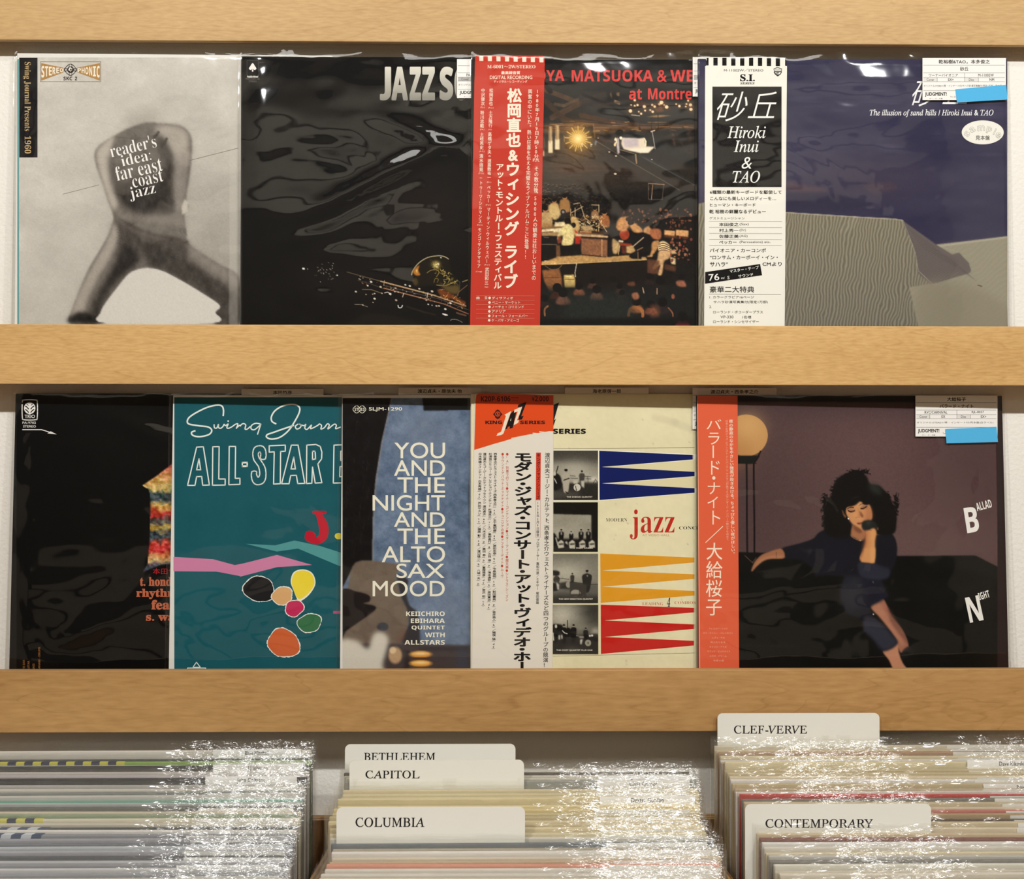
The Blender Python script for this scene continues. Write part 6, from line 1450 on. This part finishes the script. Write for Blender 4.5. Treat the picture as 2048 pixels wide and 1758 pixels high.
    for i, (t, x0, x1) in enumerate((('ウィスパー・ノット', 168, 395), ('マイ・ファニー・バレンタイン', 96, 462), ('レディ・モヨ', 212, 355), ('時のたつまま', 188, 366), ('キャッツ・アイズ', 176, 382), ('サウンド・ミッドナイト', 148, 426), ('ニカス・ドリーム', 178, 382), ('今宵の君', 220, 350))):
        S.text(t, x0 * 1.036, q(1243 + i * 55.5), x1 * 1.036, q(1268 + i * 55.5), (246, 186, 156), .006, res=1)
    S.build('lettering', ob)
    film(c, 97, 0.0009, creases=((0.07, 0.2, 0.5, 0.02, 2.2), (0.1, 0.205, 0.3, 0.02, 1.8), (0.13, 0.21, 1.3, 0.03, 1.6), (-0.06, 0.12, 0.1, 0.07, 1.4), (0.05, 0.09, -0.3, 0.05, 1.2)))
    price_label(c, 1831, 791, 1995, 873, '大給桜子', 'バラード・ナイト', 'RVC/CARNIVAL', 'RJL-8037', 'EX', 'EX+',
                tape=[(1890.5, 858), (1993, 853.5), (1996, 884), (1893, 886.5)], note='オリジナル/STEREO/帯・インサート付/見本盤(白ラベル)')
    return c

G1, G2 = 'records shown face out on the upper shelf', 'records shown face out on the lower shelf'
upper = [f() for f in (rec_reader, rec_sax, rec_concert, rec_dunes)]
lower = [f() for f in (rec_trio, rec_teal, rec_alto, rec_king, rec_ballad)]
z_up = min(c.bottom for c in upper) - 0.0004
z_lo = min(c.bottom for c in lower) - 0.0004
shelf(zat(650.5), zat(769.5), z_up, M_LIP[1], 'maple shelf with a deep front lip holding the upper four records')
shelf(zat(1340, -.060), zat(1463.5, -.060), z_lo, M_LIP[2], 'maple shelf with a deep front lip holding the lower five records', -.060)
shelf(zat(-45, -.024), zat(85, -.024), zat(10, -.024), M_LIP[0], 'maple shelf lip along the very top, cut by the picture edge', -.024)

# ---------------------------------------------------------------- the record bin below
BN = {'left': (-0.3475, -0.071, 0.355, 0.25), 'middle': (0.005, -0.122, 0.358, 0.25), 'right': (0.3495, -0.071, 0.351, 0.26)}
bin_ = bpy.data.objects.new('record_bin', None); COL.objects.link(bin_); bin_.location = (0, 0, -0.78)
tag(bin_, 'plywood record bin with three compartments under the shelves', 'record bin')
def bbox(name, x0, x1, y0, y1, z0, z1, mt=None, bv=0.0006):
    return box(name, x0, x1, y0, y1, z0 + 0.78, z1 + 0.78, mt or M_PLYF, bin_, bv)
def panel(x0, x1):
    """side panel whose top edge rises towards the front, plywood edge on top"""
    V = []; 
    for x in (x0, x1):
        V += [(x, -0.016, 0.0), (x, -0.36, 0.0), (x, -0.36, 0.78 - 0.400), (x, -0.016, 0.78 - 0.458)]
    o_ = mkobj('divider_panel', V, [(0, 1, 2, 3), (7, 6, 5, 4), (3, 2, 6, 7), (0, 4, 5, 1), (1, 5, 6, 2), (0, 3, 7, 4)], [M_PLYF, M_PLY], bin_)
    o_.data.polygons[2].material_index = 1
    return o_
panel(-0.163, -0.151); panel(0.192, 0.204); panel(-0.530, -0.518); panel(0.532, 0.544)
bp_ = bbox('back_panel', -0.530, 0.544, -0.015, -0.001, -0.78, -0.4425, M_PLYB)
bbox('bin_floor', -0.518, 0.532, -0.36, -0.016, -0.78, -0.765)
bbox('front_panel', -0.530, 0.544, -0.374, -0.361, -0.78, -0.50)

ORD = ('first second third fourth fifth sixth seventh eighth ninth tenth eleventh twelfth thirteenth fourteenth fifteenth sixteenth seventeenth eighteenth nineteenth').split()
def ordn(k):
    if k <= 19: return ORD[k - 1]
    t = {2: 'twenty', 3: 'thirty', 4: 'forty'}[k // 10]
    return (t + '-' + ORD[k % 10 - 1]) if k % 10 else {'twenty': 'twentieth', 'thirty': 'thirtieth', 'forty': 'fortieth'}[t]

RW = RH = 0.315
def bin_film(seed, side):
    r_ = np.random.RandomState(seed)
    x = np.linspace(-RW / 2 - 0.0035, RW / 2 + 0.0045, 92)
    z = np.concatenate([[0.0, 0.1, 0.2, 0.26], np.linspace(0.285, RH + 0.0085, 15)])
    X, Z = np.meshgrid(x, z); h_, w_ = X.shape
    u = (X + RW / 2) / RW
    side_w = {'l': np.clip((u - .45) / .3, .06, 1), 'm': np.clip((u - .45) / .3, .1, 1), 'r': .25 + .6 * np.exp(-((u - .32) / .22) ** 2) + np.clip((u - .7) / .2, 0, .7)}[side]
    n = field(r_, h_, w_, 3, 7, 2) * .8 + field(r_, h_, w_, 1.6, 2.6, 2) * .55
    topz = np.clip((Z - 0.27) / 0.04, 0, 1)
    D = -0.0009 - np.abs(n) * 0.0011 * side_w * topz
    over = np.clip((Z - RH) / 0.0085, 0, 1)
    D = D + over * (0.0006 + side_w * 0.0044 + 0.0018 * field(r_, h_, w_, 2, 3, 2) * (.3 + side_w))
    Z = Z + (Z > RH) * 0.0010 * field(r_, h_, w_, 2, 4, 2) * side_w
    V = list(map(tuple, np.stack([X, D, Z], -1).reshape(-1, 3)))
    idx = np.arange(h_ * w_).reshape(h_, w_)
    Q = [tuple(q) for q in np.stack([idx[:-1, :-1], idx[:-1, 1:], idx[1:, 1:], idx[1:, :-1]], -1).reshape(-1, 4).tolist()]
    for j in (0, w_ - 1):
        base = len(V)
        for i in range(h_): V.append((X[i, j], 0.0042, Z[i, j]))
        for i in range(h_ - 1): Q.append((int(idx[i, j]), base + i, base + i + 1, int(idx[i + 1, j])))
    base = len(V); wob = field(r_, 2, w_, 2, 4, 2)
    for zz, dy in ((RH - 0.006, 0.0044), (RH + 0.0095, 0.0046)):
        for j in range(w_): V.append((x[j], dy + (0.0010 * wob[0, j] if zz > RH else 0), zz + 0.0006 * wob[1, j]))
    for j in range(w_ - 1): Q.append((base + j, base + j + 1, base + w_ + j + 1, base + w_ + j))
    me = bpy.data.meshes.new('plastic_sleeve'); me.from_pydata(V, [], Q); me.update()
    me.polygons.foreach_set('use_smooth', [True] * len(me.polygons)); me.materials.append(M_FILM2)
    at_ = me.attributes.new('crinkle', 'FLOAT', 'POINT')
    us = (np.array([v_[0] for v_ in V]) + RW / 2) / RW
    sw = np.interp(us, np.linspace(0, 1, len(x)), side_w[0] if np.ndim(side_w) == 2 else side_w)
    at_.data.foreach_set('value', np.clip(.12 + .38 * sw, 0, 1).astype(np.float32))
    return me
FILMS = {s_: [bin_film(100 + 10 * i + k, s_) for k in range(5)] for i, s_ in enumerate('lmr')}
_mats = {}
def jm(rgb):
    k = tuple(int(v) // 6 for v in rgb)
    if k not in _mats: _mats[k] = flat('jacket_card', rgb, 0.5, 0.2, 0.06, 30)
    return _mats[k]
def label_mesh(kind):
    me = bpy.data.meshes.new('price_label')
    v, f = box_geo(-0.0415, 0.0415, -0.0001, 0.0001, -0.041, 0.0)
    me.from_pydata(v, [], f); me.update(); me.materials.append(flat('label_paper', (238, 237, 234), 0.5, 0.2, 0.02, 30))
    return me
LAB = label_mesh(0)
cname = lambda c: ('white' if min(c) > 205 else 'cream' if min(c) > 150 and c[0] - c[2] > 14 else 'pale grey' if min(c) > 165 else 'dark grey' if max(c) < 90 else
                   'red' if c[0] > 1.6 * c[1] and c[0] > 120 and c[1] < 100 else 'salmon pink' if c[0] > 1.25 * c[1] and c[0] > 150 else 'green' if c[1] > c[0] + 12 and c[1] > c[2] + 12 else 'teal' if c[2] > c[0] + 25 and c[1] > c[0] + 25 else
                   'brown' if c[0] > c[2] + 25 and c[0] < 150 else 'tan' if c[0] > c[2] + 20 else 'slate grey')
W1, W2, CR, TN = (232, 228, 224), (214, 208, 204), (226, 212, 178), (206, 188, 154)
rows_l = [W1, (224, 218, 210), (76, 82, 84), ((150, 184, 92), 'dash'), (200, 204, 204), (44, 46, 46), W2, (206, 198, 204), (222, 214, 214), (54, 52, 56), (190, 186, 184), (228, 220, 210), (134, 140, 138), W2, ((104, 176, 156), 'g'), (186, 190, 190), (104, 104, 104), (222, 210, 190), ((146, 164, 132), 'g'), ((228, 220, 200), 'dash2'), (214, 206, 190), ((52, 58, 58), 'stripe'), ((230, 228, 222), 'w'), ((150, 152, 158), 'stripe2'), (168, 168, 176), (120, 124, 132), (190, 194, 200), (176, 176, 184), (84, 88, 94), (200, 200, 206), (150, 150, 160), (210, 210, 212), (160, 164, 172), (206, 206, 204), (120, 124, 130), (190, 190, 194), (210, 206, 200)]
rows_m = [(70, 64, 60), (216, 210, 200), (206, 202, 186), (150, 152, 146), CR, (220, 208, 172), (228, 214, 176), (214, 200, 160), (228, 210, 160), (224, 204, 148), (212, 196, 152), (196, 182, 140), (224, 208, 168), (206, 190, 150), (224, 208, 172), (216, 204, 170), (214, 210, 198), (96, 108, 118), (168, 160, 140), W1, (226, 214, 190), (200, 176, 146), ((220, 150, 126), 'g'), (222, 216, 206), (226, 220, 206), (214, 204, 186), (206, 204, 200), (226, 222, 210)]
rows_r = [(222, 214, 196), (216, 200, 166), (178, 140, 110), CR, W1, (190, 170, 150), (220, 204, 170), TN, (208, 190, 150), (226, 212, 180), W1, TN, (200, 180, 150), (226, 220, 210), ((196, 36, 40), 'g'), (120, 118, 112), (206, 192, 160), (222, 206, 180), ((196, 112, 104), 'g'), (176, 150, 112), (84, 64, 54), (206, 192, 156), (222, 208, 180), (214, 194, 160), ((124, 62, 52), 'g'), W1, (226, 220, 206), CR, (196, 192, 186), (120, 118, 114), (226, 222, 210), (210, 200, 180), (222, 214, 200), (200, 190, 170), (226, 220, 210), (212, 204, 190), (190, 186, 178)]

NAMES = {('l', 1): ('Blue Mitchell', .0042, -2), ('l', 5): ('J.J.Johnson', .002, 0), ('l', 9): ('John Coltrane', .0040, 2), ('m', 1): ('Dexter Gordon', .0015, 0), ('m', 2): ('Curtis Counce', .0015, 0), ('m', 3): ('Chris Connor', .003, 0),
         ('m', 7): ('Dexter Gordon', .0025, 0), ('r', 6): ('Dave Kikoski', .0035, 0), ('r', 11): ('Roy Eldridge', .001, 0)}
cards = []
def bin_record(bkey, k, x, Y, zt, col, lean, rz, fm, extra=None, raise_=0.0, name=None, side='left', cnt=1):
    root = bpy.data.objects.new('record', None); COL.objects.link(root); root.empty_display_size = 0.03
    l = math.radians(lean)
    mt = Matrix.Translation((x, Y, -zt + raise_)) @ Matrix.Rotation(rz, 4, 'Y') @ Matrix.Rotation(-l, 4, 'X') @ Matrix.Translation((0, 0, -RH))
    root.matrix_world = mt
    tag(root, '%s record sleeve in the %s bin, %s from the back' % (cname(col), side, ordn(cnt)), 'record', 'records filed in the %s bin' % side)
    th = rnd.uniform(0.0026, 0.0038)
    v, f = box_geo(-RW / 2, RW / 2, 0.0003, 0.0003 + th, 0.0, RH, 0.0007)
    mkobj('jacket', v, f, jm(col), root)
    if extra in ('dash', 'dash2'):
        n = 24; x0 = -RW / 2; w_ = .0105
        xs = (-0.157, -0.018) if extra == 'dash' else (-0.157, -0.065)
        i = 0; xx = xs[0]
        V, F_, C_ = [], [], []
        while xx < xs[1]:
            c_ = (222, 214, 96) if i % 2 else (52, 54, 84)
            b0 = len(V); V += [(xx, 0.0002, RH - .012), (xx + .0078, 0.0002, RH - .012), (xx + .0078, 0.0002, RH - .0006), (xx, 0.0002, RH - .0006), (xx, 0.0003 + th, RH + .0002), (xx + .0078, 0.0003 + th, RH + .0002), (xx + .0078, 0.0004, RH + .0002), (xx, 0.0004, RH + .0002)]
            F_ += [(b0, b0 + 1, b0 + 2, b0 + 3), (b0 + 7, b0 + 6, b0 + 5, b0 + 4), (b0 + 3, b0 + 2, b0 + 6, b0 + 7)]; C_ += [c_] * 8
            xx += .0078; i += 1
        mkobj('paper_strip', V, F_, M_PRINT, root, lin(np.array(C_, float)))['label'] = 'yellow and navy dashed paper strip'
    if extra in ('stripe', 'stripe2'):
        V, F_, C_ = [], [], []
        for i in range(12):
            xx = -0.157 + i * .0085; c_ = (62, 80, 112) if i % 2 else (214, 218, 226)
            b0 = len(V); V += [(xx - .004, 0.0002, RH - .014), (xx + .0045, 0.0002, RH - .014), (xx + .0085, 0.0002, RH + .0002), (xx, 0.0002, RH + .0002), (xx + .0105, 0.0003 + th, RH + .0003), (xx + .002, 0.0003 + th, RH + .0003)]
            F_ += [(b0, b0 + 1, b0 + 2, b0 + 3), (b0 + 3, b0 + 2, b0 + 4, b0 + 5)]; C_ += [c_] * 6
        mkobj('paper_strip', V, F_, M_PRINT, root, lin(np.array(C_, float)))['label'] = 'white and blue striped paper strip'
    fl = bpy.data.objects.new('plastic_sleeve', fm); COL.objects.link(fl); fl.parent = root
    if rnd.random() < 0.93 or name:
        lb = bpy.data.objects.new('price_label', LAB); COL.objects.link(lb); lb.parent = root
        lb.location = (RW / 2 - 0.0415 - rnd.uniform(.002, .009), -0.0002 - (0.0016 if name else 0), RH + rnd.uniform(-.0014, .0006) + (0.002 if name else 0))
        lb.rotation_euler = (0, rnd.uniform(-.006, .006), 0)
        if name:
            gv, gf = glyph(name, 0.008, 2); a, b_ = gv.min(0), gv.max(0); sc = 0.0040 / .72
            V = [((p[0] - (a[0] + b_[0]) / 2) * sc * .8, -0.0002, (p[1] - .72) * sc - .0012) for p in gv]
            me = bpy.data.meshes.new('lettering'); me.from_pydata(V, [], gf); me.update(); me.materials.append(jm((24, 24, 24)))
            t_ = bpy.data.objects.new('lettering', me); COL.objects.link(t_); t_.parent = lb
    return root

def fill(key, side, rows, pitch, gaps, lean0):
    x0, Y, z0, sl = BN[side]; Ys = Y; cnt = 0
    for k, cr in enumerate(rows):
        extra = None
        if isinstance(cr[1], str): cr, extra = cr
        for g in gaps:
            if g[0] == k: Y -= g[1]
        nm_ = NAMES.get((key, k)); cnt += 1
        s_ = (Y + 0.07) / -0.13
        ex = lambda px, py, Yp: float(at(px, py, Yp)[0])
        if side == 'left': cx = ex(634, 1495, -.071) + s_ * (ex(598, 1700, -.2) - ex(634, 1495, -.071)) - .162
        elif side == 'right': cx = ex(1421, 1490, -.071) + s_ * (ex(1511, 1690, -.2) - ex(1421, 1490, -.071)) + .161
        else: cx = (ex(668, 1600, -.15) + ex(1402, 1600, -.15)) / 2 + (s_ - .5) * .002 + .0035 * math.sin(k * .4)
        cx += rnd.uniform(-.0013, .0013)
        bin_record(key, k, cx, Y + rnd.uniform(-.0004, .0004), z0 + sl * (Ys - Y) + rnd.uniform(-.0009, .0009), cr, lean0 + rnd.uniform(-.12, .12), rnd.uniform(-.004, .004), FILMS[key][(k * 3) % 5], extra, nm_[1] if nm_ else 0.0, nm_[0] if nm_ else None, side, cnt)
        Y -= pitch
    return Y
fill('l', 'left', rows_l, 0.0052, [], 1.0)
fill('m', 'middle', rows_m, 0.0052, [(4, .004), (17, .003)], 1.0)
fill('r', 'right', rows_r, 0.0053, [(0, .0), (23, .004)], 1.0)

def card(px0, px1, pty, Y, text, tx, label):
    W_ = float(at(px1, pty, Y)[0] - at(px0, pty, Y)[0])
    c = Cov('divider_card', px0, pty, 1.0, 0.0, Y, 0.0, label, 'divider card', W=0.312, H=0.32, group='lettered divider cards in the record bins')
    r_ = 0.0048; tb = 0.038; x0 = -0.156; x1 = x0 + W_
    pts = []
    def arc(cx, cz, a0, a1):
        for i in range(7): a = math.radians(a0 + (a1 - a0) * i / 6); pts.append((cx + r_ * math.cos(a), cz + r_ * math.sin(a)))
    H_ = c.H
    arc(x0 + r_, H_ - r_, 180, 90); arc(x1 - r_, H_ - r_, 90, 0)
    pts += [(x1, H_ - tb), (0.156, H_ - tb), (0.156, 0), (x0, 0)]
    n = len(pts); V = [(p[0], 0.0, p[1]) for p in pts] + [(p[0], 0.0011, p[1]) for p in pts]
    F_ = [tuple(range(n)), tuple(range(2 * n - 1, n - 1, -1))] + [(i, (i + 1) % n, (i + 1) % n + n, i + n) for i in range(n)]
    F_[0] = tuple(range(n))
    body = mkobj('card', V, F_, M_CARD, c.root, lin(np.tile(np.array((228, 226, 216.0)), (2 * n, 1))))
    T_ = Ink(c, 0.0002)
    T_.text(SI(text), *tx, (32, 30, 30), 0.008, res=4, shear=-0.25)
    c.art = body
    T_.build('printed_name', c.root)
M_CARD = print_mat('card_plastic', 0.4, 0.3)
card(690, 1031, 1489, -0.116, 'BETHLEHEM', (728, 1505.5, 870.5, 1521), 'white divider card at the back of the middle bin, mostly behind another card')
card(699, 1048, 1521, -0.1425, 'CAPITOL', (731, 1541, 839, 1557), 'white divider card with a seven letter name, second in the middle bin')
card(673, 1050, 1615, -0.2145, 'COLUMBIA', (711, 1635, 849, 1654), 'white divider card with an eight letter name, nearest in the middle bin')
card(1435, 1759, 1427, -0.066, 'CLEF-VERVE', (1468, 1451, 1614, 1467.5), 'tall white divider card standing before the lower shelf in the right bin')
card(1490, 1862, 1609, -0.194, 'CONTEMPORARY', (1531, 1638, 1746, 1656), 'white divider card with the longest name, nearest in the right bin')

bpy.data.objects.remove(_to)
